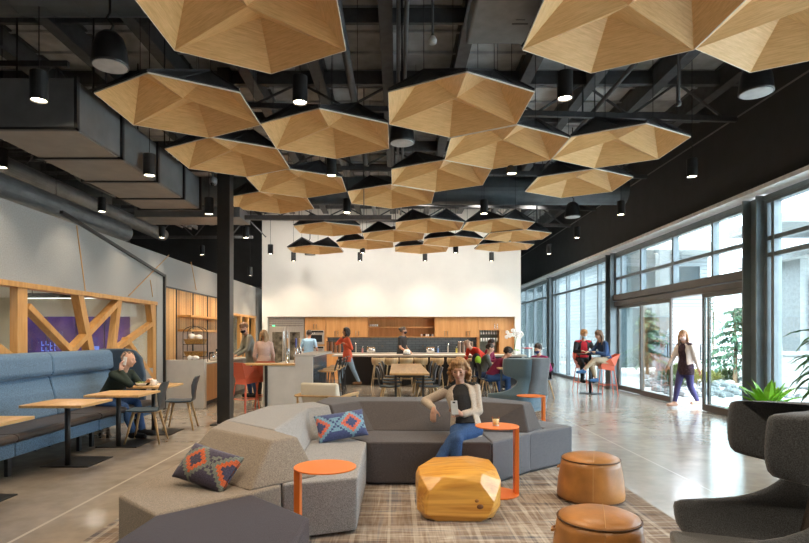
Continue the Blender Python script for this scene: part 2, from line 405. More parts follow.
# timber truss frame in the opening
def timber_frame(members, y0, y1, n):
    fr = struct(bpy.data.objects.new('window_%d' % n, None)); COL.objects.link(fr)
    mb = MB(); mb.b2(XL - .15, XL + .02, y0, y1, 2.075, 2.145); mb.build('head_beam', M['timber'], fr, bevel=.006)
    for i_, (a, b, w) in enumerate(members):
        mb = MB(); mb.bar(a + V(-.06, 0, 0), b + V(-.06, 0, 0), w, .105 + .006 * (i_ % 5), up=(1, 0, 0)); mb.build('timber_strut', M['timber'], fr, bevel=.006)
    MB().b2(XL - .145, XL - .137, y0, y1, 0, 2.1).build('glass', M['glass'], fr)
    return fr
def down(px0, py0, px1, py1, z=.2):
    a, b = lp(px0, py0), lp(px1, py1); t = (z - a.z) / (b.z - a.z); return a, a + (b - a) * t
mem = []
mem.append((V(XL, 7.12, 2.12), V(XL, 7.12, 0), .19)); mem.append((V(XL, 10.98, 2.12), V(XL, 10.98, 0), .15))
for q, w in (((30, 306, 73.5, 351), .085), ((80.5, 292, 92, 349), .14), ((121.5, 300, 74.6, 350), .09), ((121, 299, 115, 349), .13), ((153.7, 323.5, 119, 349), .09)):
    a, b = down(*q); mem.append((a, b, w))
mem.append((lp(151.5, 302), lp(154, 323), .11)); mem.append((lp(128, 339), lp(156, 381), .09))
mem.append((V(XL, 6.9, 1.2), V(XL, 5.2, 2.1), .12)); mem.append((V(XL, 3.2, 2.12), V(XL, 3.2, 0), .22)); mem.append((V(XL, .1, 2.12), V(XL, .1, 0), .2))
timber_frame(mem, -.2, 11.08, 20)
mem = [(V(XL, y, 2.12), V(XL, y, 0), .16) for y in (15.5, 16.2, 17.1, 17.9, 18.75)]
timber_frame(mem, 15.4, 18.85, 21)
# screens and meeting room fittings
t = thing('video_wall', 'wide purple video wall seen through the timber-framed glass', 'screen', (-7.45, 12.98, 1.3))
def screenmat():
    m, nt, b = nodes_mat('purple_screen'); L = nt.links.new; N = nt.nodes.new
    tc = N('ShaderNodeTexCoord'); n1 = N('ShaderNodeTexNoise'); n1.inputs['Scale'].default_value = 1.6; n1.inputs['Detail'].default_value = 2
    L(tc.outputs['Object'], n1.inputs['Vector']); rp = N('ShaderNodeValToRGB'); e = rp.color_ramp.elements
    e[0].position = .35; e[0].color = (.012, .008, .035, 1); e[1].position = .7; e[1].color = (.06, .028, .12, 1); L(n1.outputs['Fac'], rp.inputs['Fac'])
    L(rp.outputs[0], b.inputs['Emission Color']); b.inputs['Emission Strength'].default_value = .8; b.inputs['Base Color'].default_value = (.02, .01, .05, 1); b.inputs['Roughness'].default_value = .2
    return m
M['screen'] = screenmat()
MB().b2(-1.25, 1.35, -.06, 0, -.55, .62).build('screen', M['screen'], t)
mb = MB()
for x in (-.62, .05, .7): mb.b2(x - .01, x + .01, -.075, -.05, -.55, .62)
mb.build('bezel', M['black'], t)
mb = MB()
for k in range(34):
    x = -.05 + (k % 17) * .075 + random.uniform(-.02, .02); z = -.28 + (k // 17) * .09
    if k % 5 == 3: continue
    mb.b2(x, x + .05, -.07, -.062, z, z + random.choice((.02, .05)))
mb.build('red_text', mat('screen_red', (.5, .05, .05), emis=((.7, .07, .07), .5)), t)
mb = MB()
for k in range(12):
    x = -.75 + (k % 4) * .1; z = -.3 + (k // 4) * .12 + random.uniform(-.02, .02)
    mb.b2(x, x + random.uniform(.03, .08), -.07, -.062, z, z + .025); mb.b2(x, x + .015, -.07, -.062, z, z + .1)
for x0 in (.28,): mb.b2(x0, x0 + .3, -.07, -.062, -.5, -.06); 
mb.build('blue_graphics', mat('screen_blue', (.1, .2, .6), emis=((.10, .15, .5), .5)), t)
for i, (y, x, L_, lab) in enumerate(((5.2, -6.2, 1.6, 'nearest'), (8.3, -6.9, 1.8, 'middle'), (10.9, -6.6, 1.5, 'farthest'))):
    t = thing('linear_light', 'slim black linear ceiling light in the meeting room, %s of three' % lab, 'ceiling light', (x, y, 2.21))
    MB().b2(-L_ / 2, L_ / 2, -.04, .04, 0, .09).build('housing', M['black'], t)
    MB().b2(-L_ / 2, L_ / 2, -.03, .03, -.012, 0).build('diffuser', M['lampcool'], t)
    for q in (-1, 1): MB().tube([(q * L_ / 3, 0, .09), (q * L_ / 3, 0, .15)], .006, 6).build('stem', M['black'], t)

# ------------------------------------------------------------------ glazing on the right
def glass_bay(n, y0, y1, mull, z0=0., rails=(3.05,), head=3.62, doors=False, base=.10):
    e = struct(bpy.data.objects.new('window_%d' % n, None)); COL.objects.link(e)
    mb = MB()
    mb.b2(XW, XW + .14, y0, y1, head, 3.76)
    mb.b2(XW - .02, XW + .1, y0, y1, head + .05, head + .09)
    if not z0: mb.b2(XW, XW + .14, y0, y1, 0, base)
    mb.b2(XW, XW + .14, y0, y0 + .07, z0, head); mb.b2(XW, XW + .14, y1 - .07, y1, z0, head)
    mb.build('frame', M['gun'], e, bevel=.005)
    for y in mull:
        MB().b2(XW, XW + .13, y - .035, y + .035, z0 or base, head).build('mullion', M['gun'], e, bevel=.004)
    for z in rails:
        MB().b2(XW + .01, XW + .12, y0, y1, z - .035, z + .035).build('transom', M['gun'], e, bevel=.004)
    MB().b2(XW + .06, XW + .07, y0 + .07, y1 - .07, (z0 or base), head).build('glass', M['glass'], e)
    return e
COLY = (2.95, 9.34, 15.6, 21.78)
for i, y in enumerate(COLY):
    mb = MB(); w = .19
    mb.b2(XW - .13, XW + .17, y - w, y - w + .03, 0, 3.76); mb.b2(XW - .13, XW + .17, y + w - .03, y + w, 0, 3.76); mb.b2(XW - .0, XW + .03, y - w + .03, y + w - .03, 0, 3.76)
    struct(mb.build('column_steel', M['gun'], bevel=.004))
glass_bay(1, 3.14, 9.15, (4.7, 6.2, 7.65, 8.95), rails=(3.05, 2.78))
glass_bay(2, 15.79, 21.59, (16.75, 18.3, 19.85, 21.2))
glass_bay(3, 21.97, 30.8, (23.1, 24.6, 26.1, 27.6, 29.1))
glass_bay(4, 9.53, 15.41, (10.67, 12.2, 13.8, 15.0), z0=2.6, rails=(3.05,))
# transom box over the doors
mb = MB(); mb.b2(XW - .06, XW + .2, 9.53, 15.41, 2.44, 2.60); mb.b2(XW - .03, XW + .18, 9.53, 15.41, 2.30, 2.42)
struct(mb.build('trim_4', M['bronze'], bevel=.01))
def door(n, y0, y1, x, handle=None, base=.14):
    e = struct(bpy.data.objects.new('door_%d' % n, None)); COL.objects.link(e)
    mb = MB(); mb.b2(x, x + .05, y0, y1, .01, base); mb.b2(x, x + .05, y0, y1, 2.22, 2.30); mb.b2(x, x + .05, y0, y0 + .06, base, 2.22); mb.b2(x, x + .05, y1 - .06, y1, base, 2.22)
    mb.build('door_frame', M['bronze'], e, bevel=.004)
    MB().b2(x + .02, x + .03, y0 + .06, y1 - .06, base, 2.22).build('glass', M['glass'], e)
    if handle:
        mb = MB()
        for s in (-1, 1):
            xx = x + .025 + s * .07
            mb.tube([(x + .025, handle, 1.0), (xx, handle, 1.0), (xx, handle, 1.3), (x + .025, handle, 1.3)], .012, 8)
        mb.build('door_handle', M['black'], e)
    return e
door(1, 9.54, 11.02, XW + .0, handle=10.98)
door(2, 12.28, 13.85, XW + .0, handle=12.32)
door(3, 13.85, 15.4, XW + .07)
door(4, 9.56, 11.0, XW + .09)
# main steel column
mb = MB(); c = V(-2.865, 9.35, 0)
mb.b2(c.x - .105, c.x + .105, c.y - .115, c.y + .115, 0, 5.9)
mb.b2(c.x - .2, c.x + .2, c.y - .2, c.y + .2, 0, .02)
struct(mb.build('column_square', mat('column_black', (.022, .021, .02), .35), bevel=.008))

# ------------------------------------------------------------------ roof steelwork
for i, Y in enumerate((2.6, 5.9, 9.5, 12.9, 16.2, 18.6)):
    e = struct(bpy.data.objects.new('beam_roof_truss', None)); COL.objects.link(e)
    x0, x1 = -9.9, XW - .05
    zb = lambda x: 5.14 + .028 * (XW - x)
    mb = MB(); mb.bar((x0, Y, zb(x0)), (x1 - .2, Y, zb(x1)), .07, .09); mb.build('bottom_chord', M['joist'], e)
    mb = MB(); mb.bar((x0, Y, 5.78), (x1, Y, 5.78), .10, .12); mb.bar((x0, Y, 5.86), (x1, Y, 5.86), .02, .2); mb.build('top_chord', M['joist'], e)
    mb = MB(); k = 0; x = x1 - .4
    while x > x0 + 1:
        mb.tube([(x, Y, zb(x)), (x - .8, Y, 5.76)], .022, 6); mb.tube([(x - .8, Y, 5.76), (x - 1.6, Y, zb(x - 1.6))], .022, 6)
        mb.tube([(x - .8, Y, 5.76), (x - .8, Y, zb(x - .8))], .014, 6)
        x -= 1.6
    mb.build('truss_web', M['joist'], e)
for k in range(14):
    x = 5.5 - k * 1.13
    mb = MB(); mb.b2(x - .045, x + .045, -3, 30, 5.66, 5.98); mb.b2(x - .09, x + .09, -3, 30, 5.63, 5.66); mb.b2(x - .09, x + .09, -3, 30, 5.975, 5.998)
    struct(mb.build('beam_roof_joist', M['joist']))
for y in (4.2, 7.6, 11.1, 14.4):
    struct(MB().b2(-9.9, XW, y - .03, y + .03, 5.7, 5.9).build('beam_bridging', M['joist']))
# second set of dark steelwork in the left plenum
for k in range(4):
    y = 7.5 + k * 3.2
    mb = MB(); mb.bar((-9.9, y, 4.5), (-4.4, y, 4.5), .06, .08)
    for s in range(5): mb.tube([(-9.5 + s * 1.1, y, 4.5), (-9 + s * 1.1, y, 5.1), (-8.4 + s * 1.1, y, 4.5)], .02, 6)
    mb.bar((-9.9, y, 5.1), (-4.4, y, 5.1), .06, .08)
    struct(mb.build('beam_plenum', M['joist']))
# ------------------------------------------------------------------ ducts
def spiral(p0, p1, r, name, label, m, n=24, step=.32):
    p0, p1 = V(p0), V(p1); L = (p1 - p0).length; d = (p1 - p0) / L
    t = thing(name, label, 'duct', p0)
    mb = MB(); mb.tube([V(0, 0, 0), d * L], r, n); k = 0
    while k * step < L:
        mb.tube([d * (k * step), d * (k * step + .025)], r * 1.012, n); k += 1
    mb.build('duct_barrel', m, t)
    mb = MB(); q = 0
    while q < L:
        mb.tube([d * q + V(0, 0, r * .9), d * q + V(0, 0, 5.9 - p0.z)], .008, 6); q += 2.4
    mb.build('hanger_rod', M['joist'], t)
    return t
spiral((-5.6, 2, 3.585), (-5.6, 11.5, 3.585), .18, 'spiral_duct', 'grey spiral duct lying along the top of the felt wall', M['duct'])
spiral((-6.4, 3, 4.24), (-6.4, 15.3, 4.24), .16, 'spiral_duct', 'grey spiral duct running behind and above the one on the felt wall', M['duct'])
spiral((-8.0, 13.3, 4.92), (5.4, 13.3, 4.92), .33, 'spiral_duct', 'broad slate round duct crossing the hall behind the wooden hexagons', M['ductblue'])
spiral((-8.5, 5.42, 4.92), (-2.45, 5.42, 4.92), .33, 'spiral_duct', 'ribbed dark duct crossing the top left corner overhead', M['ductblue'])
t = thing('box_duct', 'long rectangular grey duct stepping away under the left roof', 'duct', (-3.72, 5.72, 3.6))
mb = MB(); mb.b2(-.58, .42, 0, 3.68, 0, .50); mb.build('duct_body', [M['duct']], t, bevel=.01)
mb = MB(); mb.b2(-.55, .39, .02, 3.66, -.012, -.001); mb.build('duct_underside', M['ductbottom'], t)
for y in (0, .95, 1.95, 2.9, 3.62):
    mb = MB(); mb.b2(-.61, .45, y, y + .05, -.03, -.005); mb.b2(.42, .45, y, y + .05, -.03, .52); mb.b2(-.61, -.58, y, y + .05, -.03, .52)
    mb.build('duct_flange', M['black'], t)
mb = MB()
for y in (.5, 2.4, 3.4):
    for x in (-.5, .35): mb.tube([(x, y, .5), (x, y, 2.3)], .01, 6)
mb.build('hanger_rod', M['black'], t)
t = thing('box_duct', 'flat grey duct crossing behind the far end of the long rectangular duct', 'duct', (-3.5, 9.8, 3.55))
MB().b2(-1.1, .75, 0, .7, 0, .18).build('duct_body', M['duct'], t, bevel=.01)
mb = MB(); mb.b2(.75, 3.4, .3, .38, .02, .10); mb.tube([(-.6, .3, .18), (-.6, .3, 2.4)], .01, 6); mb.tube([(2.9, .34, .1), (2.9, .34, 2.4)], .01, 6); mb.build('support_rail', M['joist'], t)
t = thing('cable_tray', 'thin cable tray and conduit running beside the rectangular duct', 'cable tray', (-4.35, 4, 3.75))
mb = MB(); mb.b2(-.08, -.05, 0, 8, 0, .08); mb.b2(.05, .08, 0, 8, 0, .08)
for k in range(26): mb.b2(-.06, .06, k * .31, k * .31 + .03, 0, .02)
for q in (1, 4, 7): mb.tube([(0, q, 0), (0, q, 2)], .008, 6)
mb.tube([(-.2, 0, .1), (-.2, 3.5, .12), (-.3, 4.2, .0), (-.25, 8, .05)], .02, 8)
mb.build('tray', M['joist'], t)
# conduits and sprinkler pipes
for i, (x, z, r, lab) in enumerate(((-.72, 5.45, .06, 'thick grey pipe running under the roof deck left of centre'), (.02, 5.55, .03, 'thin grey conduit above the centre hexagon, left of a pair'), (.12, 5.5, .03, 'thin grey conduit above the centre hexagon, right of a pair'), (3.35, 5.3, .035, 'black sprinkler pipe under the roof on the window side'))):
    mb = MB(); mb.tube([(x, -1, z), (x, 18.5, z)], r, 10)
    if i == 3:
        for y in (6.9, 10.4, 13.9): mb.tube([(x, y, z), (x - .02, y, z - .35), (x + .12, y, z - .35), (x + .12, y, z - .95)], .02, 8); mb.lathe([(.03, 0), (.035, .03), (.02, .05)], (x + .12, y, z - 1.0), 10)
    for y in (1, 5.9, 9.5, 12.9, 16.2): mb.tube([(x, y, z), (x, y, 5.9)], .01, 6)
    tag(mb.build('ceiling_pipe', mat('pipe_grey', (.12, .12, .125), .4) if i < 3 else M['joist'], smooth=True), lab, 'pipe')
t = thing('sprinkler_drop', 'white sprinkler sensor on a bent drop pipe above the centre hexagon', 'sprinkler', (.42, 6.6, 4.95))
MB().tube([(0, 0, .9), (0, 0, .1), (.0, 0, .04)], .014, 8).build('drop_pipe', mat('pipe_grey', (.1, .1, .1), .4), t)
MB().lathe([(.045, 0), (.05, .04), (.03, .08), (.01, .09)], (0, 0, -.04), 14).build('sensor_head', M['paper'], t, smooth=True)
# projector box overhead
t = thing('projector_housing', 'grey box-shaped projector hanging between the wooden hexagons overhead', 'projector', (.99, 4.85, 4.2))
MB().b2(-.34, .34, -.75, .42, 0, .20).build('housing', mat('projector_grey', (.17, .18, .19), .45), t, bevel=.02)
mb = MB(); mb.b2(.02, .16, .06, .075, -.004, .0); mb.b2(.04, .12, .0, .006, -.004, 0); mb.build('maker_plate', M['black'], t)
mb = MB(); mb.tube([(0, -.1, .2), (0, -.1, 1.7)], .03, 10); mb.b2(-.12, .12, -.22, .02, .2, .24); mb.build('mount_pole', M['black'], t)
MB().tube([(.3, .36, .1), (.42, .35, .16), (.40, .33, .35), (.2, .2, .5), (.02, -.08, .6)], .008, 6).build('cable', M['paper'], t)
# ------------------------------------------------------------------ folded hexagon clouds
ZC = 4.0; K = (ZC - HC) * F; S = .000616 * K
def cloud_mesh():
    hv = [V(S * math.sin(R(60 * k)), -S * math.cos(R(60 * k)), 0) for k in range(6)]   # 0 = near tip, counter-clockwise through +x
    B, C, D, E, Fv, A = hv
    Mv = V(0, 0, .135)
    peaks = [((Fv + B) / 2 * .5 + A * .5 * 1 + V(0, 0, 0)), None, None]
    pa = (A * .5) + V(0, 0, .30); pc = (C * .5) + V(0, 0, .30); pe = (E * .5) + V(0, 0, .30)
    faces = []
    for tip, l, r, p in ((A, Fv, B, pa), (C, B, D, pc), (E, D, Fv, pe)):
        faces += [(Mv, l, p), (l, tip, p), (tip, r, p), (r, Mv, p)]
    bm = bmesh.new(); uvl = bm.loops.layers.uv.new('UVMap')
    th = .018
    for a, b, c in faces:
        vs = [bm.verts.new(x) for x in (a, b, c)]
        f = bm.faces.new(vs); f.normal_update()
        if f.normal.z > 0: f.normal_flip()
        nrm = f.normal.copy()
        g = (b - a if (b - a).length > .5 else c - b).normalized()
        g = ((a + b + c) / 3 - c).normalized() if False else g
        h = nrm.cross(g)
        for lo in f.loops:
            lo[uvl].uv = (lo.vert.co.dot(g), lo.vert.co.dot(h) + a.x * 3.1 + b.y * 1.7)
    me = bpy.data.meshes.new('wood_facets'); bm.to_mesh(me); bm.free(); me.materials.append(M['oak'])
    mb = MB()
    up = V(0, 0, .022)
    for a, b, c in faces: 
        mb.prism([a + up * .3, b + up * .3, c + up * .3], [a + up * 1.3, b + up * 1.3, c + up * 1.3])
    # frame ribs on the black back
    for tip, l, r, p in ((A, Fv, B, pa), (C, B, D, pc), (E, D, Fv, pe)):
        for q in (tip, l, r, Mv): mb.bar(q + V(0, 0, .03), p + V(0, 0, .04), .022)
        for u_, w_ in ((tip, l), (tip, r)):
            for f_ in (.33, .66): mb.bar(u_.lerp(w_, f_) + V(0, 0, .03), p + V(0, 0, .04), .012)
    bm2 = mb
    rim = MB()
    for i in range(6):
        a, b = hv[i], hv[(i + 1) % 6]
        rim.bar(a + V(0, 0, .006), b + V(0, 0, .006), .006, .014)
    return me, bm2, rim, pa, pc, pe, Mv
CL = [ # E tip pixel, label
 (449.5, 137.5, 'wooden hexagon in the upper middle with its near point just under the grey projector'),
 (492.5, 169.1, 'wooden hexagon down and right of the upper middle one, joined to it'),
 (209.2, 138.0, 'wooden hexagon at far left whose left point hangs over the rectangular duct'),
 (247.0, 176.9, 'wooden hexagon tucked under the far left one, above the black column'),
 (271.3, 73.9, 'very large wooden hexagon cut by the top edge at left'),
 (336.2, 159.0, 'wooden hexagon with the straight right side between two black pendants'),
 (307.1, 198.0, 'wooden hexagon right of the black column, in front of the slate duct'),
 (280.3, 213.8, 'wooden hexagon half hidden right beside the black column top'),
 (333.1, 236.4, 'small wooden hexagon with two black peaks over the left of the white wall'),
 (320.1, 254.6, 'lowest small wooden hexagon at left, seen against the white wall'),
 (435.5, 191.9, 'wooden hexagon in the centre directly below the upper middle cluster'),
 (391.8, 208.7, 'wooden hexagon at centre left below the round bell lamp'),
 (426.7, 233.4, 'small wooden hexagon at centre in the front row over the counter'),
 (393.8, 242.3, 'small wooden hexagon left of and behind the centre front-row one'),
 (367.4, 249.8, 'small wooden hexagon left of centre in the last row, with a pendant above'),
 (420.0, 254.0, 'small wooden hexagon at centre in the very last row'),
 (449.0, 247.2, 'small wooden hexagon in the last rows just right of centre'),
 (490.6, 233.4, 'small wooden hexagon right of centre, front of the right far cluster'),
 (509.7, 242.3, 'small wooden hexagon at the right end of the far cluster'),
 (498.0, 251.9, 'lowest small wooden hexagon of the right far cluster, by the white wall edge'),
 (594.5, 168.3, 'wooden hexagon nearest the window side, reaching toward the dark wall'),
 (561.2, 197.9, 'wooden hexagon over the bell lamp, below the window side one'),
 (590.9, 73.3, 'large wooden hexagon cut by the top edge, right of the projector'),
 (750.2, 72.6, 'large wooden hexagon at the top right corner over the dark wall'),
]
me, backmb, rimmb, pa, pc, pe, Mv = cloud_mesh()
first = None
for i, (px, py, lab) in enumerate(CL):
    dE = K / (CY - py); X = (px - CX) * dE / F; Y = dE - S
    if first is None:
        t = thing('hexagon_ceiling_panel', lab, 'ceiling panel', (X, Y, ZC), 0, 'folded wooden hexagon ceiling panels')
        o = bpy.data.objects.new('wood_facets', me); COL.objects.link(o); o.parent = t
        backmb.build('mesh_backing', M['mesh'], t)
        rimmb.build('rim', M['rim'], t)
        mb = MB()
        for p in (pa, pc, pe): mb.tube([p + V(0, 0, .03), V(p.x, p.y, 1.7)], .004, 5)
        mb.build('suspension_wire', M['black'], t)
        first = t
    else: ctree(first, (X, Y, ZC), 0, lab)

# ------------------------------------------------------------------ pendants
PEN = [(39, 101, 'over the near end of the rectangular duct'), (149.5, 176, 'beside the middle of the rectangular duct'), (102, 212, 'over the grey felt wall where the round ducts run'),
 (209, 214.5, 'just left of the black column, beside the security camera'), (162, 238, 'over the thin orange line on the felt wall'), (246, 238, 'just right of the black column in the dark'),
 (202, 255, 'small, over the slatted timber wall'), (300, 103, 'hanging between the two left wooden hexagons, under the big one'), (331.5, 176, 'behind the straight-sided wooden hexagon'),
 (347, 213, 'in front of the slate duct at centre left'), (293.5, 261, 'leftmost against the white wall'), (360, 261, 'low against the white wall, left of centre'),
 (425, 261, 'low against the white wall at the centre'), (491.5, 261, 'low against the white wall, right of centre'), (455.7, 253, 'between the last wooden hexagons at the right centre'),
 (362.5, 253, 'partly hidden behind the left last-row hexagon'), (484, 214, 'in front of the far cluster, right of centre'), (511.7, 174, 'under the right edge of the joined centre hexagons'),
 (565, 99, 'under the large hexagon right of the projector'), (692, 177, 'highest on the dark wall over the windows'), (621, 215, 'on the dark wall right of the bell lamp'),
 (577, 238, 'on the dark wall below the bell lamp'), (549, 254, 'farthest along the dark window wall'), (2, 168, 'cut by the left edge of the view'), (251, 276, 'tiny, deep in the dark left of the white wall'), (270.5, 254, 'highest one in front of the left end of the white wall')]
def pendant(loc, lab):
    t = thing('cylinder_pendant', 'black cylinder pendant lamp ' + lab, 'pendant lamp', loc, 0, 'black cylinder pendant lamps')
    MB().lathe([(.001, .024), (.067, .023), (.070, 0), (.078, 0), (.078, .275), (.07, .28), (.012, .282)], n=24).build('housing', M['black'], t, smooth=False, bevel=.003)
    MB().lathe([(.064, .014), (.062, .020), (.001, .022)], n=20).build('lamp_lens', M['lamp'], t)
    MB().tube([(0, 0, .28), (0, 0, 5.95 - loc[2])], .005, 6).build('cord', M['black'], t)
    return t
ZP = 3.9; p0 = None
def spot(loc, power, col=(1, .80, .58), size=120, blend=.9, rad=.05, rot=None):
    l = bpy.data.lights.new('pendant_or_unseen_spot', 'SPOT'); l.energy = power; l.color = col; l.spot_size = R(size); l.spot_blend = blend; l.shadow_soft_size = rad  # serves the pendants and also unseen spots that have no fixture
    o = bpy.data.objects.new('pendant_or_unseen_spot', l); COL.objects.link(o); o.location = loc
    if rot: o.rotation_euler = rot
    return o
PENLOC = []
for px, py, lab in PEN:
    z = {39: 3.7, 149.5: 3.52, 209: 3.5}.get(px, ZP)
    d = (z - HC) * F / (CY - py); X = (px - CX) * d / F
    if py > 265: d = 18.3; X = (px - CX) * d / F; z = HC + (CY - py) * d / F
    d = min(d, 18.2)
    p0_ = pendant((X, d, z), lab) if p0 is None else ctree(p0, (X, d, z), 0, 'black cylinder pendant lamp ' + lab)
    p0 = p0 or p0_
    PENLOC.append((X, d, z))
BELL = [(756, 93, 'at the top right beside the large corner hexagon'), (572.5, 217, 'hanging in front of the dark window wall'), (402, 143, 'behind the centre wooden hexagons'),
        (110, 66, 'at the top left near the rectangular duct'), (310, 255, 'small, between the lowest left hexagon and the white wall'), (272, 215, 'above the white wall corner right of the column')]
b0 = None
for px, py, lab in BELL:
    z = 4.0; d = (z - HC) * F / (CY - py); X = (px - CX) * d / F
    L_ = 'large black bell-shaped ceiling speaker ' + lab
    if b0 is None:
        t = b0 = thing('bell_speaker', L_, 'ceiling speaker', (X, d, z), 0, 'black bell-shaped ceiling speakers')
        MB().lathe([(.165, 0), (.165, .02), (.150, .16), (.12, .26), (.07, .31), (.01, .315)], n=28).build('speaker_shell', M['black'], t, smooth=True)
        MB().lathe([(.150, .001), (.148, -.008), (.001, -.012)], n=28).build('speaker_grille', mat('grille_grey', (.42, .43, .44), .6), t)
        mb = MB(); mb.tube([(0, 0, .31), (.03, 0, .38), (-.03, 0, .45), (0, 0, .5), (0, 0, 1.9)], .012, 8); mb.build('hanging_bracket', M['black'], t)
    else: ctree(b0, (X, d, z), 0, L_)
# camera on column
t = thing('security_camera', 'grey dome security camera bracketed to the black column', 'camera', (-3.02, 9.2, 4.0))
MB().lathe([(.05, -.05), (.065, -.02), (.065, .05), (.03, .08), (.001, .085)], n=18).build('camera_dome', mat('camera_grey', (.2, .2, .21), .3), t, smooth=True)
mb = MB(); mb.tube([(0, 0, .08), (0, 0, .16), (.07, .06, .16)], .018, 8); mb.build('bracket', M['gun'], t)
MB().ball((0, -.03, -.04), .035).build('lens', M['darkglass'], t, smooth=True)
# ------------------------------------------------------------------ figures
def capsule(mb, p0, p1, r0, r1, n=12, flat=1., fa=None):
    p0, p1 = V(p0), V(p1); d = p1 - p0; L = d.length
    if L < 1e-5: mb.ball(p0, r0, n); return
    d /= L
    u = V(0, 0, 1) if abs(d.z) < .9 else V(1, 0, 0)
    if fa is not None: u = V(fa)
    x = d.cross(u).normalized(); y = d.cross(x)
    rings = []
    def rg(c, r): return [c + x * math.cos(2 * PI * k / n) * r + y * math.sin(2 * PI * k / n) * r * flat for k in range(n)]
    for a in (.15, .5, .8): 
        t = a * PI / 2; rings.append(rg(p0 - d * r0 * math.cos(t), r0 * math.sin(t)))
    for a in (0, .5, 1): rings.append(rg(p0 + d * L * a, r0 + (r1 - r0) * a))
    for a in (.8, .5, .15):
        t = a * PI / 2; rings.append(rg(p1 + d * r1 * math.cos(t), r1 * math.sin(t)))
    mb.loft(rings)
def fuse(mb, name, m, parent, vox, smooth=3, solid=None):
    bmesh.ops.recalc_face_normals(mb.bm, faces=mb.bm.faces[:])
    me = bpy.data.meshes.new(name); mb.bm.to_mesh(me); mb.bm.free()
    o = bpy.data.objects.new('tmp', me); COL.objects.link(o)
    q = o.modifiers.new('r', 'REMESH'); q.mode = 'VOXEL'; q.voxel_size = vox; q.use_smooth_shade = True
    if smooth: s = o.modifiers.new('s', 'SMOOTH'); s.iterations = smooth; s.factor = .5
    dg = bpy.context.evaluated_depsgraph_get(); dg.update()
    m2 = bpy.data.meshes.new_from_object(o.evaluated_get(dg)); m2.name = name
    bpy.data.objects.remove(o); bpy.data.meshes.remove(me)
    m2.materials.clear()
    for k in (m if isinstance(m, (list, tuple)) else [m]): m2.materials.append(k)
    for p in m2.polygons: p.use_smooth = True; p.material_index = 0
    r = bpy.data.objects.new(name, m2); COL.objects.link(r); r.parent = parent
    return r
def ik(a, b, l1, l2, hint):
    d = b - a; L = max(min(d.length, (l1 + l2) * .999), abs(l1 - l2) * 1.05 + 1e-4); u = d.normalized()
    x = (l1 * l1 - l2 * l2 + L * L) / (2 * L); h = math.sqrt(max(0, l1 * l1 - x * x))
    hv = V(hint) - u * V(hint).dot(u); hv.normalize()
    return a + u * x + hv * h, a + u * L
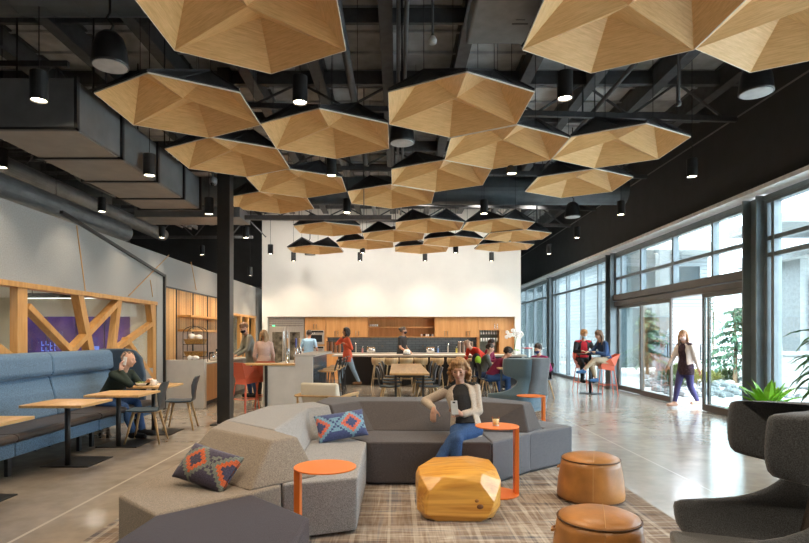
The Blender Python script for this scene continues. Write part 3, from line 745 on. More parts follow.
def person(label, loc, face=0, H=1.7, pz=None, lean=5, side=0, twist=0, head=(0, 0), hands=None, feet=None, eh=None, kh=None, cloth=None,
           hair='short', hairc=(.05, .03, .02), skin='skin', mask=None, vox=.014, curl=.6, sit=False, female=False, hs=1.0, handdir=None):
    """hands/feet: targets in body axes (x: towards the person's left, f: forward, z up) from the floor point under the pelvis"""
    root = thing('person', label, 'person', loc)
    k = H / 1.7
    if face is None: face = 0
    a = R(face); rt = V(math.cos(a), math.sin(a), 0); fw = V(math.sin(a), -math.cos(a), 0); up = V(0, 0, 1)
    def B(x, f, z): return rt * x + fw * f + up * z
    pz = pz if pz is not None else .53 * H
    P = B(0, 0, pz)
    u = (up * math.cos(R(lean)) + fw * math.sin(R(lean)) + rt * math.sin(R(side))).normalized()
    ts = R(twist); rs = (rt * math.cos(ts) + fw * math.sin(ts)); rs = (rs - u * rs.dot(u)).normalized(); fs = u.cross(rs) * -1
    if fs.dot(fw) < 0: fs = -fs
    rp = rt
    N = P + u * .305 * H
    sw = (.098 if female else .108) * H
    SH = {-1: N - u * .030 * H - rs * sw, 1: N - u * .030 * H + rs * sw}
    HP = {s: P + rt * s * .052 * H - up * .01 * H for s in (-1, 1)}
    ua, fa_, th, sh = .165 * H, .145 * H, .245 * H, .235 * H
    hu0 = (u * .55 + up * .45 + fw * .08).normalized()
    Hc = N + hu0 * .101 * H + fw * .014 * H
    yaw, pit = R(face + head[0]), R(head[1])
    hf = V(math.sin(yaw), -math.cos(yaw), 0); hr = V(math.cos(yaw), math.sin(yaw), 0)
    hf2 = hf * math.cos(pit) - up * math.sin(pit); hu = up * math.cos(pit) + hf * math.sin(pit); hf = hf2
    if pit: Hc = N + hu0 * .064 * H + hu * .044 * H + fw * .014 * H
    hands = hands or {}; feet = feet or {}; eh = eh or {}; kh = kh or {}
    EL, WR, KN, AN = {}, {}, {}, {}
    for s in (-1, 1):
        tgt = hands.get(s, None)
        tgt = B(*tgt) if tgt is not None else SH[s] - up * (ua + fa_) * .97 + rt * s * .03 + fw * .04
        hint = eh.get(s, None); hint = B(*hint) if hint else (-fw + rt * s * .35 - up * .2)
        EL[s], WR[s] = ik(SH[s], tgt, ua, fa_, hint)
        tgt = feet.get(s, None); tgt = B(*tgt) if tgt is not None else B(s * .06 * H, 0, .045 * H)
        hint = kh.get(s, None); hint = B(*hint) if hint else fw * 1 + rt * s * .1
        KN[s], AN[s] = ik(HP[s], tgt, th, sh, hint)
    def ell(c, rv, fv, rx, ry, n=18): return [c + rv * math.cos(2 * PI * i / n) * rx + fv * math.sin(2 * PI * i / n) * ry for i in range(n)]
    def torso(mb, g=0., lo=-.055, hi=1.0, skirt=0.):
        fp = fw
        prof = [(-.055, .080, .055), (-.02, .094, .066), (.04, .092, .066), (.10, .078, .058), (.17, .086, .064), (.22, .097, .064), (.262, .098, .055), (.288, .078, .042), (.305, .036, .034)]
        if female: prof = [(-.055, .084, .056), (-.02, .098, .068), (.04, .090, .064), (.105, .066, .050), (.17, .076, .062), (.215, .085, .066), (.262, .088, .050), (.288, .066, .038), (.305, .032, .030)]
        rings = []
        for z, rx, ry in prof:
            if z < lo - 1e-6 or z > hi: continue
            t = min(1, max(0, z / .25)); rr = (rp * (1 - t) + rs * t).normalized(); ff = (fp * (1 - t) + fs * t); ff = (ff - rr * ff.dot(rr)).normalized()
            if z >= 0: c = P + u * z * H
            else: c = P + up * z * H
            q = g + (skirt if z <= .1 else 0)
            rings.append(ell(c, rr, (ff - u * ff.dot(u) * t).normalized(), rx * H + q, ry * H + q))
        mb.loft(rings)
        for s in (-1, 1): capsule(mb, N - u * .012 * H, SH[s] + u * .002 * H, .027 * H + g * .6, .027 * H + g)
    def leg(mb, s, g=0., part=1.):
        A_ = KN[s] + (AN[s] - KN[s]) * part
        capsule(mb, HP[s], KN[s], .054 * H + g, .034 * H + g)
        capsule(mb, HP[s] + (KN[s] - HP[s]) * .1, KN[s].lerp(HP[s], .45), .052 * H + g, .045 * H + g)
        capsule(mb, KN[s], A_, .033 * H + g, (.022 + (1 - part) * .01) * H + g)
        capsule(mb, KN[s].lerp(AN[s], .12), KN[s].lerp(AN[s], .45) , .033 * H + g, .030 * H + g)
    def arm(mb, s, g=0., part=2.):
        capsule(mb, SH[s], EL[s] if part >= 1 else SH[s].lerp(EL[s], part), .0285 * H + g, .0235 * H + g)
        if part > 1:
            e = EL[s].lerp(WR[s], part - 1); capsule(mb, EL[s], e, .0235 * H + g, (.0235 - .0085 * (part - 1)) * H + g)
    def footm(mb, s, g=0., sole=False):
        d = (AN[s] - KN[s]).normalized(); ff = fw - d * fw.dot(d) * .8
        if sit or feet.get(s) is not None: ff = fw * 1.0 + up * min(0.25, max(-.6, 0))
        ff.normalize()
        if handdir and ('f', s) in handdir: ff = B(*handdir[('f', s)]).normalized()
        a_ = AN[s] - up * .02 * H
        capsule(mb, a_ - ff * .022 * H, a_ + ff * .10 * H - up * .004 * H, .024 * H + g, .018 * H + g, flat=1)
        capsule(mb, AN[s], a_ , .022 * H + g, .025 * H + g)
    def handm(mb, s, g=0.):
        w = WR[s]; d = (WR[s] - EL[s]).normalized()
        if handdir and s in handdir: d = B(*handdir[s]).normalized()
        side_ = (rt * -s) - d * (rt * -s).dot(d)
        if side_.length < .2: side_ = fw - d * fw.dot(d)
        side_.normalize(); nrm = d.cross(side_).normalized()
        # side_: thumb side;  palm normal = pn
        pn = nrm if nrm.dot(-up * .6 + rt * -s * .5) > 0 else -nrm
        pl = .052 * H; pw = .024 * H
        capsule(mb, w, w + d * .02 * H, .016 * H, .018 * H)
        rings = []
        for t_, w_, h_ in ((0, .7, .013), (.5, .95, .013), (1, 1, .010)):
            c = w + d * pl * t_; rings.append([c + side_ * math.cos(2 * PI * i / 12) * pw * w_ + pn * math.sin(2 * PI * i / 12) * h_ * k for i in range(12)])
        mb.loft(rings)
        for i, (off, ln) in enumerate(((.75, .043), (.25, .048), (-.25, .045), (-.75, .036))):
            b = w + d * pl * .92 + side_ * pw * off; dirv = d.copy(); r0 = .0052 * H
            for j, fr in enumerate((.45, .32, .25)):
                ang = curl * (.35, .9, .7)[j]; ax = side_
                dirv = (dirv * math.cos(ang) + pn * math.sin(ang)).normalized()
                e = b + dirv * ln * H * fr; capsule(mb, b, e, r0, r0 * .9, n=8); b = e; r0 *= .92
        b = w + d * pl * .25 + side_ * pw * .75; dv = (side_ * .75 + d * .7 + pn * .3 * curl).normalized(); e = b + dv * .024 * H; capsule(mb, b, e, .0075 * H, .0062 * H, n=8)
        dv = (dv + d * .5 + pn * .5 * curl - side_ * .3 * curl).normalized(); capsule(mb, e, e + dv * .020 * H, .006 * H, .0052 * H, n=8)
    # body
    HR = .062 * H
    def hp(x, f, z): return Hc + (hr * x + hf * f + hu * z) * H * hs
    HB = H
    mb = MB()
    torso(mb)
    for s in (-1, 1): leg(mb, s); arm(mb, s); handm(mb, s); footm(mb, s)
    capsule(mb, N - u * .02 * H, Hc - hu * .03 * H, .031 * H, .029 * H)
    H = HB * hs
    hm = Matrix((hr, -hf, hu)).transposed()
    mb.ball(hp(0, -.006, .012), (.044 * H, .056 * H, .053 * H), 20, 14, rot=hm)
    mb.ball(hp(0, .008, -.018), (.037 * H, .043 * H, .046 * H), 18, 12, rot=hm)
    mb.ball(hp(0, .030, -.048), (.017 * H, .017 * H, .014 * H), 12, 8, rot=hm)        # chin
    capsule(mb, hp(0, .049, .008), hp(0, .060, -.012), .0055 * H, .0085 * H, n=10)         # nose
    mb.ball(hp(0, .044, .018), (.026 * H, .008 * H, .005 * H), 12, 6, rot=hm)           # brow
    mb.ball(hp(0, .048, -.030), (.013 * H, .007 * H, .006 * H), 12, 6, rot=hm)           # lips
    for s in (-1, 1):
        mb.ball(hp(s * .045, -.004, -.004), (.006 * H, .011 * H, .018 * H), 10, 7, rot=hm)
        mb.ball(hp(s * .024, .036, -.014), (.013 * H, .012 * H, .014 * H), 10, 7, rot=hm)
    fuse(mb, 'body', M[skin], root, vox, 2)
    # eyes and mouth
    if vox < .02:
        mb = MB()
        for s in (-1, 1): mb.ball(hp(s * .0185, .0475, .0035), (.0085 * H, .004 * H, .0035 * H), 10, 6, rot=hm)
        mb.build('eye', mat('eye_dark', (.05, .03, .025), .3), root, smooth=True)
        mb = MB()
        for s in (-1, 1): mb.ball(hp(s * .0185, .051, .0155), (.0105 * H, .003 * H, .002 * H), 10, 6, rot=hm)
        mb.build('eyebrow', mat('brow_' + hair + str(int(hairc[0] * 100)), hairc, .8), root, smooth=True)
        if not mask:
            MB().ball(hp(0, .0545, -.030), (.0125 * H, .003 * H, .0032 * H), 12, 6, rot=hm).build('mouth', mat('lips', (.42, .12, .10), .45), root, smooth=True)
    # clothes
    H = HB
    c = cloth or {}
    g = .010 * k
    mats = {}
    if 'trousers' in c:
        mb = MB(); cc, part = c['trousers'][:2]
        prof = [(-.055, .082, .057), (-.02, .096, .068), (.05, .092, .066), (.08, .082, .062)]
        rings = [ell(P + (u if z >= 0 else up) * z * H, rt, fw, rx * H + g, ry * H + g) for z, rx, ry in prof]
        mb.loft(rings)
        for s in (-1, 1): leg(mb, s, g, part)
        fuse(mb, c['trousers'][2] if len(c['trousers']) > 2 else 'trousers', cc, root, vox, 3)
    if 'shirt' in c:
        mb = MB(); cc, part = c['shirt'][:2]
        torso(mb, g * 1.6, lo=(-.02 if not sit else 0), skirt=.008)
        if len(c['shirt']) > 3 and c['shirt'][3]:   # long hem
            rings = [ell(P + up * z * H, rt, fw, rx * H, ry * H) for z, rx, ry in ((.04, .105, .078), (-.04, .115, .085), (-.10, .115, .085))]; mb.loft(rings)
        for s in (-1, 1): arm(mb, s, g * 1.1, part)
        fuse(mb, c['shirt'][2] if len(c['shirt']) > 2 else 'shirt', cc, root, vox, 3)
    if 'jacket' in c:      # open at the front
        cc, part, nm, lo, gap = c['jacket']
        mb = MB(); prof = [(-.055, .094, .070), (.04, .092, .068), (.105, .080, .060), (.17, .086, .070), (.22, .095, .070), (.262, .094, .056), (.29, .066, .046), (.305, .040, .040)]
        rings = []
        for z, rx, ry in prof:
            if z < lo: continue
            t = min(1, max(0, z / .25)); rr = (rp * (1 - t) + rs * t).normalized(); ff = (fw * (1 - t) + fs * t); ff = (ff - rr * ff.dot(rr)).normalized()
            cc_ = P + (u if z >= 0 else up) * z * H; ring = []; m_ = 22
            gp = gap * (1.25 if z < .2 else 1)
            for q in range(m_ + 1):
                an = PI / 2 + gp + (2 * PI - 2 * gp) * q / m_
                ring.append(cc_ + rr * math.cos(an) * (rx * H + .019 * k) + ff * math.sin(an) * (ry * H + .022 * k))
            for q in range(m_, -1, -1):
                an = PI / 2 + gp + (2 * PI - 2 * gp) * q / m_
                ring.append(cc_ + rr * math.cos(an) * (rx * H + .002 * k) + ff * math.sin(an) * (ry * H + .002 * k))
            rings.append(ring)
        mb.loft(rings)
        for s in (-1, 1): arm(mb, s, g * 1.45, part); capsule(mb, N - u * .020 * H + rs * s * .03 * H, SH[s] + u * .002 * H, .027 * H + g * 1.2, .027 * H + g * 1.5)
        fuse(mb, nm, cc, root, vox, 2)
    if 'shoes' in c:
        for s in (-1, 1): mb = MB(); footm(mb, s, .008 * k); fuse(mb, 'shoe', c['shoes'], root, vox, 2)
    hm_ = mat('hair_%d_%d' % (int(hairc[0] * 100), int(hairc[1] * 100)), hairc, .6, n=(60, .4), stretch=(1, 1, .2))
    rnd = random.Random(int(loc[0] * 100) + 5)
    H = HB * hs
    if hair:
        mb = MB()
        N_ = {'short': 110, 'bob': 260, 'curly': 300, 'long': 240, 'bun': 110, 'crop': 90, 'thick': 160}[hair]
        rad = {'short': .010, 'crop': .006, 'curly': .012, 'long': .011, 'bun': .009, 'bob': .012, 'thick': .014}[hair] * H
        low = {'short': -.012, 'crop': 0, 'thick': -.02, 'bun': -.015}.get(hair, -.03)
        i = 0
        while i < N_:
            v = V(rnd.gauss(0, 1), rnd.gauss(0, 1), rnd.gauss(0, 1)).normalized()   # x right, y forward, z up
            x, f, z = v.x * .046, v.y * .058 - .006, v.z * .056 + .012
            if f > .008 and z < .050: continue
            if f > -.012 and z < .008: continue
            if z < low: continue
            mb.ball(hp(x, f, z + .002), rad * rnd.uniform(.8, 1.25), 7, 5); i += 1
        mb.ball(hp(0, -.008, .018), (.0465 * H, .0575 * H, .0525 * H), 18, 10, rot=hm) if hair != 'crop' else None
        if hair in ('curly', 'bob'):
            for q in range(190):
                an = rnd.uniform(-2.4, 2.4); z = rnd.uniform(-.075, .03); rr_ = .052 + .010 * (1 - abs(z + .02) / .06) + rnd.uniform(-.004, .007)
                x = math.sin(an) * rr_ * 1.02; f = -math.cos(an) * rr_ * 1.0 - .004
                if f > .012 : continue
                mb.ball(hp(x, f, z), H * rnd.uniform(.008, .0135), 7, 5)
            for q in range(40):
                an = rnd.uniform(-1.5, 1.5); mb.ball(hp(math.sin(an) * .046, .026 * math.cos(an) + .0, .054 - .012 * abs(math.sin(an)) + rnd.uniform(-.004, .01)), H * rnd.uniform(.008, .012), 7, 5)
        if hair == 'long':
            for q in range(26):
                an = rnd.uniform(-1.75, 1.75); x = math.sin(an) * .050; f = -math.cos(an) * .054 - .004
                p = hp(x, f, .01); e = Hc + (hr * x * 1.15 + hf * (f * .9 - .01)) * H - up * rnd.uniform(.125, .175) * H
                mid = hp(x * 1.12, f * 1.06, -.05); mb.tube([p, mid, e], [.014 * H, .013 * H, .006 * H], 7)
        if hair == 'bun': mb.ball(hp(0, -.066, .040), (.026 * H,) * 3, 12, 8)
        fuse(mb, 'hair', hm_, root, max(.007, vox * .7), 1)
    if mask:
        mb = MB()
        mb.ball(hp(0, .027, -.035), (.0395 * H, .037 * H, .029 * H), 16, 10, rot=hm)
        fuse(mb, 'face_mask', mask, root, max(.007, vox * .6), 1)
    root['_j'] = 0; del root['_j']
    info = dict(root=root, P=P, N=N, Hc=Hc, WR=WR, EL=EL, KN=KN, AN=AN, SH=SH, hp=hp, B=B, HR=HR, hm=hm)
    return info
def cl(name, c, rough=.85, n=(80, .2)): return mat(name, c, rough, spec=.2, n=n, bump=(60, .15))
# ------------------------------------------------------------------ rug and modular sofa
t = MB().b2(-2.22, 2.19, 1.6, 6.35, 0, .008).build('area_rug', M['rug']); tag(t, 'brown and grey plaid rug under the modular sofa and stools', 'rug')
ZS, ZT = .43, .71
def module(name, label, seat, seatm, back=None, backm=None, base=None):
    cx = sum(p[0] for p in seat) / len(seat); cy = sum(p[1] for p in seat) / len(seat)
    t = thing(name, label, 'sofa module', (cx, cy, 0), 0, None)
    L_ = lambda P, z: [(x - cx, y - cy, z) for x, y in P]
    MB().prism(L_(base or seat, .03), L_(seat, ZS)).build('seat_block', seatm, t, bevel=.018, seg=3)
    mb = MB(); sc = [(x - (x - cx) * .06, y - (y - cy) * .06) for x, y in (base or seat)]
    mb.prism(L_(sc, .006), L_(sc, .032)); mb.build('plinth', M['black'], t)
    if back:
        for i, (bo, to, mm) in enumerate(back):
            MB().prism(L_(bo, ZS - .002), L_(to, ZT)).build('backrest', mm, t, bevel=.02, seg=3)
    return t
module('sofa_module', 'taupe tweed sofa module at left holding the dark green patterned cushion',
       [(-1.80, 3.617), (-1.39, 3.215), (-.95, 3.66), (-.80, 3.87), (-1.0, 4.6), (-1.76, 4.80)], M['sofa_b'],
       [([(-1.72, 4.35), (-.98, 3.70), (-.575, 4.10), (-.72, 4.40), (-1.76, 4.80)], [(-1.516, 4.56), (-.897, 4.0), (-.7355, 4.156), (-.974, 4.456), (-1.53, 5.0)], M['sofa_b'])])
module('sofa_module', 'light grey tweed corner module holding the blue patterned cushion',
       [(-.795, 3.875), (-.287, 4.07), (-.295, 5.44), (-.60, 5.83), (-.98, 6.5), (-1.55, 5.95), (-1.78, 4.815), (-.995, 4.61)], M['sofa_l'],
       [([(-.79, 4.35), (-.836, 5.51), (-.60, 5.80), (-.98, 6.48), (-1.50, 6.0), (-1.76, 4.83)], [(-.974, 4.46), (-.93, 5.853), (-.735, 6.10), (-.95, 6.42), (-1.40, 6.0), (-1.53, 5.01)], M['sofa_l'])],
       base=[(-.795, 3.91), (-.296, 4.11), (-.300, 5.44), (-.60, 5.83), (-.98, 6.5), (-1.55, 5.95), (-1.78, 4.815), (-.995, 4.61)])
module('sofa_module', 'dark grey sofa module in the middle with the seated woman',
       [(-.288, 5.445), (.92, 5.43), (.86, 7.0), (-.96, 6.98), (-.97, 6.51), (-.595, 5.835)], M['sofa_d'],
       [([(-.59, 5.82), (-.245, 6.10), (.85, 6.04), (.85, 7.0), (-.94, 6.98), (-.96, 6.52)], [(-.725, 6.11), (-.444, 6.475), (.85, 6.475), (.85, 6.95), (-.85, 6.93), (-.935, 6.44)], M['sofa_d'])])
module('sofa_module', 'slate grey sofa module beside the glass of juice, with a slanted backrest',
       [(.925, 5.43), (1.40, 5.92), (1.64, 6.28), (1.15, 7.02), (.865, 7.0)], M['sofa_r'],
       [([(.855, 6.04), (1.40, 5.95), (1.62, 6.25), (1.15, 7.0), (.86, 7.0)], [(.855, 6.475), (1.385, 6.157), (1.53, 6.38), (1.10, 6.93), (.855, 6.95)], M['sofa_d'])])
module('sofa_module', 'slate grey backless block at the right end of the sofa',
       [(1.408, 5.93), (2.01, 6.42), (1.78, 6.85), (1.50, 6.95), (1.30, 6.83), (1.655, 6.29)], M['sofa_r'])
# big foreground pouf
cx, cy = -.95, 2.87
pts = [(-1.385, 3.19), (-.935, 3.63), (-.49, 3.16), (-.50, 2.62), (-.95, 2.12), (-1.42, 2.60)]
t = thing('hexagonal_ottoman', 'large plum-grey six-sided ottoman in the near left foreground', 'ottoman', (cx, cy, 0))
MB().prism([(x - cx, y - cy, .03) for x, y in pts], [(x - cx, y - cy, ZS + .005) for x, y in pts]).build('upholstered_block', M['otto'], t, bevel=.025, seg=3)
MB().prism([((x - cx) * .93, (y - cy) * .93, .008) for x, y in pts], [((x - cx) * .93, (y - cy) * .93, .032) for x, y in pts]).build('plinth', M['black'], t)

# ------------------------------------------------------------------ kilim cushions
def cushion(label, loc, rot, w, h, pal, seed):
    mb = MB(); nx, ny = 64, 40
    def th(u, v): return .075 * (max(0, 1 - abs(u) ** 3.2) ** .55) * (max(0, 1 - abs(v) ** 3.2) ** .55) + .004
    def P(i, j, s):
        u, v = i / nx * 2 - 1, j / ny * 2 - 1
        pinch = 1 - .07 * (1 - abs(u) ** 2) * abs(v) ** 3; px_ = 1 - .05 * (1 - v * v) * abs(u) ** 3
        return V(u * w / 2 * px_, v * h / 2 * pinch, s * th(u, v))
    def colr(u, v):     # stepped diamond motifs
        q = 7
        best = 0
        bestd = 9
        for cxx in ((-.30, .95) if seed == 1 else (.36, -.92)):
            a = math.floor(abs(u - cxx) * q * 1.55 + .5); b = math.floor(abs(v) * q * .9 + .5); d = a + b
            bestd = min(bestd, d)
        if bestd <= 2: return 0
        if bestd <= 4: return 1
        if bestd <= 6: return 2
        d2 = math.floor(abs(u - .15) * q + .5) + math.floor(abs(abs(v) - 1) * q * .8 + .5)
        return 0 if d2 <= 4 else (2 if (bestd % 4) < 3 and abs(v) < .5 else 0)
    for s in (1, -1):
        vs = [[mb.bm.verts.new(P(i, j, s)) for j in range(ny + 1)] for i in range(nx + 1)]
        for i in range(nx):
            for j in range(ny):
                f = [vs[i][j], vs[i + 1][j], vs[i + 1][j + 1], vs[i][j + 1]]
                if s < 0: f.reverse()
                mb.face(f, colr((i + .5) / nx * 2 - 1, (j + .5) / ny * 2 - 1))
    bmesh.ops.remove_doubles(mb.bm, verts=mb.bm.verts, dist=.0005)
    o = mb.build('throw_cushion', pal, smooth=True)
    o.matrix_world = Matrix.Translation(loc) @ rot
    tag(o, label, 'cushion')
    return o
def frame_from(xa, ya):
    x = V(xa).normalized(); y = (V(ya) - x * V(ya).dot(x)).normalized(); return Matrix((x, y, x.cross(y))).transposed().to_4x4()
kc = [fabric('kilim_plum', (.065, .055, .09), .3, 120), fabric('kilim_rust', (.55, .12, .045), .3, 120), fabric('kilim_sage', (.17, .19, .165), .3, 120)]
kd = [fabric('kilim_navy', (.07, .09, .20), .3, 120), fabric('kilim_salmon', (.62, .16, .11), .3, 120), fabric('kilim_sky', (.19, .34, .44), .3, 120)]
cushion('dark plum and sage kilim cushion with rust diamonds on the taupe module', V(-1.30, 3.85, .555), frame_from((.80, -.36, -.14), (.18, .42, .50)), .44, .28, kc, 1)
cushion('blue kilim cushion with salmon diamonds on the light grey module', V(-.55, 5.52, .575), frame_from((.9, .34, .10), (-.20, .42, .85)), .50, .28, kd, 2)

# ------------------------------------------------------------------ side tables
def side_table(label, x, y, top, r=.2, dx=-1, ang=0):
    t = thing('side_table', label, 'side table', (x, y, 0), ang)
    MB().lathe([(r - .003, top - .010), (r, top - .007), (r, top - .002), (r - .003, top)], n=48).build('table_top', M['orange'], t)
    MB().b2(dx * r * .97 - .038 * (dx > 0), dx * r * .97 + .038 * (dx < 0), -.045, .045, .01, top - .008).build('support_blade', M['orange'], t, bevel=.003)
    MB().lathe([(r - .003, .009), (r, .012), (r, .017), (r - .003, .020)], n=48).build('base_plate', M['orange'], t)
    return t
side_table('orange C-shaped side table in front of the light grey module', -.462, 3.60, .62)
side_table('orange C-shaped side table holding the glass of juice', .92, 5.15, .636, r=.20, dx=1)
side_table('orange C-shaped side table behind the sofa by the blue wing chair', 1.89, 7.9, .625, dx=1)
t = thing('drinking_glass', 'short glass of pale juice on the orange side table', 'glass', (.905, 5.13, .636))
MB().lathe([(.030, 0), (.036, .085), (.034, .085), (.028, .006), (.001, .005)], n=24).build('tumbler', M['clear'], t, smooth=True)
MB().lathe([(.026, .007), (.0325, .062), (.001, .063)], n=24).build('juice', M['beer'], t, smooth=True)
MB().lathe([(.027, .0005), (.0295, .004), (.029, .012), (.001, .013)], n=24).build('glass_base', M['paper'], t)

# ------------------------------------------------------------------ carved stump table
t = thing('stump_table', 'faceted carved yellow wood stump coffee table on the plaid rug', 'coffee table', (.495, 4.62, .008))
pts = []
W_, D_ = .335, .27
base = [(-.86, -.60), (-.55, -.90), (.50, -.92), (.86, -.5), (.90, .3), (.5, .85), (-.4, .9), (-.88, .35)]
for x, y in base: pts.append((x * W_ * .96, y * D_, .0))
mid = [(-1.0, -.55, .07), (-.98, -.62, .27), (-.80, -1.0, .06), (-.74, -1.0, .24), (.62, -1.04, .04), (.78, -1.0, .16), (.45, -1.0, .31), (.98, -.6, .10), (1.0, -.55, .30), (1.0, .45, .16), (.6, 1.0, .2), (-.5, 1.02, .2), (-1.02, .4, .2), (-1.02, -.1, .33)]
for x, y, z in mid: pts.append((x * W_, y * D_, z))
topp = [(-.93, -.60, .335), (-.40, -.86, .345), (.0, -.94, .335), (.50, -.84, .37), (-.95, 0, .375), (-.55, .75, .405), (.35, .85, .415), (.85, .45, .405), (.93, -.2, .375), (.35, -.35, .405), (-.2, -.3, .400), (.1, .3, .425)]
for x, y, z in topp: pts.append((x * W_, y * D_, z))
mb = MB(); mb.hull(pts); mb.build('carved_body', M['stump'], t, bevel=.004, seg=1, angle=8)
MB().b2(-.25, .25, -.19, .2, -.004, .012).build('recessed_base', M['black'], t)
knot = mat('dark_knot', (.16, .06, .015), .5)
mb = MB(); mb.ball((.15, -.274, .125), (.028, .012, .020), 12, 8); mb.build('large_knot', knot, t, smooth=True)
mb = MB(); mb.ball((.125, -.273, .17), (.018, .009, .014), 10, 6); mb.build('small_knot', mat('brown_knot', (.34, .14, .03), .5), t, smooth=True)

# ------------------------------------------------------------------ leather poufs
def pouf(label, x, y, s=1., rz=0):
    t = thing('leather_pouf', label, 'pouf', (x, y, .008), rz)
    MB().lathe([(.27 * s, .0), (.298 * s, .015), (.302 * s, .05), (.290 * s, .17), (.268 * s, .30), (.258 * s, .352)], n=48).build('leather_side', M['tan'], t, smooth=True)
    MB().lathe([(.258 * s, .350), (.250 * s, .366), (.20 * s, .385), (.12 * s, .396), (.001, .400)], n=48).build('leather_top', M['tan'], t, smooth=True)
    mb = MB(); n = 56; mb.tube([(math.cos(2 * PI * k / n) * .260 * s, math.sin(2 * PI * k / n) * .260 * s, .354) for k in range(n + 1)], .005, 6); mb.build('top_piping', M['seamd'], t, smooth=True); mb = MB()
    mb.tube([(math.cos(2 * PI * k / n) * .298 * s, math.sin(2 * PI * k / n) * .298 * s, .018) for k in range(n + 1)], .004, 6)
    mb.build('bottom_piping', M['seamd'], t, smooth=True)
    mb = MB()
    prof = [(-.245, .370), (-.20, .3865), (-.12, .3975), (0, .4015), (.12, .3975), (.20, .3865), (.245, .370)]
    mb.tube([(.03 * s, y_ * s, z) for y_, z in prof], .0022, 5); mb.tube([(.03 * s - .004, -.262 * s, .335), (.03 * s - .004, -.292 * s, .17), (.03 * s - .004, -.303 * s, .05)], .0018, 5)
    mb.build('centre_seam', M['seam'], t)
    mb = MB(); mb.tube([(-.266 * s, -.03, .27), (-.292 * s, -.03, .262), (-.292 * s, .03, .262), (-.266 * s, .03, .27)], .008, 6); mb.build('leather_handle', M['tan'], t)
    return t
pouf('tan leather pouf on the rug edge, the farther of the two', 1.735, 5.02, .965, R(-20))
pouf('tan leather pouf in the right foreground, cut by the bottom edge', 1.215, 3.37, .93, R(-18))

# ------------------------------------------------------------------ wing chairs
def wing_chair(label, loc, rz, mi, mo, s=1., rear=None):
    t = thing('wing_chair', label, 'armchair', loc, rz)
    # sections of the shell: z, half-width, back y, front y of the sides
    SEC = [(.24, .32, .30, -.40), (.36, .35, .32, -.45), (.46, .372, .335, -.46), (.495, .37, .335, -.45), (.508, .36, .34, -.24), (.56, .33, .345, -.03), (.66, .30, .355, .09), (.72, .285, .365, .12), (.758, .28, .375, .06), (.79, .285, .38, -.12), (.81, .29, .38, -.18), (.93, .30, .395, -.19), (1.05, .30, .405, -.18), (1.085, .30, .405, -.17), (1.10, .29, .40, -.14)]
    def ring(z, w, yb, yf, th):
        path = []
        rc = .17
        path.append((-w, yf)); path.append((-w, yf + (yb - rc - yf) * .5)); path.append((-w, yb - rc))
        for q in range(1, 6):
            a = q / 6 * PI / 2; path.append((-w + rc - rc * math.cos(a), yb - rc + rc * math.sin(a)))
        for q in range(0, 3): path.append((-w + rc + (2 * w - 2 * rc) * q / 2, yb))
        for q in range(1, 6):
            a = q / 6 * PI / 2; path.append((w - rc + rc * math.sin(a), yb - rc + rc * math.cos(a)))
        path.append((w, yb - rc)); path.append((w, yf + (yb - rc - yf) * .5)); path.append((w, yf))
        out, inn = [], []
        n = len(path)
        for i, (x, y) in enumerate(path):
            a, b = path[max(i - 1, 0)], path[min(i + 1, n - 1)]; dx, dy = b[0] - a[0], b[1] - a[1]; l = math.hypot(dx, dy) or 1
            nx, ny = -dy / l, dx / l
            out.append(V(x + nx * th / 2, y + ny * th / 2, z)); inn.append(V(x - nx * th / 2, y - ny * th / 2, z))
        return out, inn
    mb = MB(); rings = []
    for z, w, yb, yf in SEC:
        th = .05 if .56 < z < .8 else .062
        o, i_ = ring(z, w, yb, yf, th); rings.append(o + list(reversed(i_)))
    mb.loft(rings)
    o = mb.build('shell', mi, t, smooth=True, sub=1)
    mb = MB(); mb.prism([(-.33, -.46, .20), (.33, -.46, .20), (.31, .30, .20), (-.31, .30, .20)], [(-.34, -.48, .325), (.34, -.48, .325), (.33, .32, .31), (-.33, .32, .31)]); mb.build('seat_cushion', mi, t, bevel=.035, seg=3, smooth=True)
    mb = MB(); mb.prism([(-.30, .16, .36), (.30, .16, .36), (.27, .32, .36), (-.27, .32, .36)], [(-.25, .27, .98), (.25, .27, .98), (.24, .37, .98), (-.24, .37, .98)]); mb.build('back_pad', mo, t, bevel=.04, seg=3, smooth=True)
    if rear:
        mb = MB(); rows = []
        for z, w, yb, yf in SEC:
            if z < .38: continue
            f = []
            for q in range(-6, 7):
                x = w * .90 * q / 6; e = max(0, abs(x) - (w - .17)); f.append((x, yb + .045 - (.17 - math.sqrt(max(0, .0289 - e * e))), z))
            rows.append(f + [(x * .97, y - .03, z_) for x, y, z_ in reversed(f)])
        mb.loft(rows); mb.build('rear_panel', rear, t, smooth=True)
    mb = MB()
    for a in range(4):
        an = PI / 4 + a * PI / 2; mb.tube([(0, 0, .12), (math.cos(an) * .32, math.sin(an) * .32, .015)], [.02, .012], 8)
    mb.tube([(0, 0, .11), (0, 0, .28)], .03, 12); mb.build('swivel_base', M['black'], t)
    return t
wing_chair('charcoal high-backed wing chair in the right foreground', (1.96, 2.84, 0), R(-106), M['wing'], mat('brown_grey_wool', (.105, .088, .078), .9, spec=.15, n=(190, .45), bump=(190, .3)))
wing_chair('blue-grey high-backed wing chair behind the sofa near the end table', (2.12, 9.55, 0), R(-135), M['winglt'], M['wing'], rear=M['wing'])

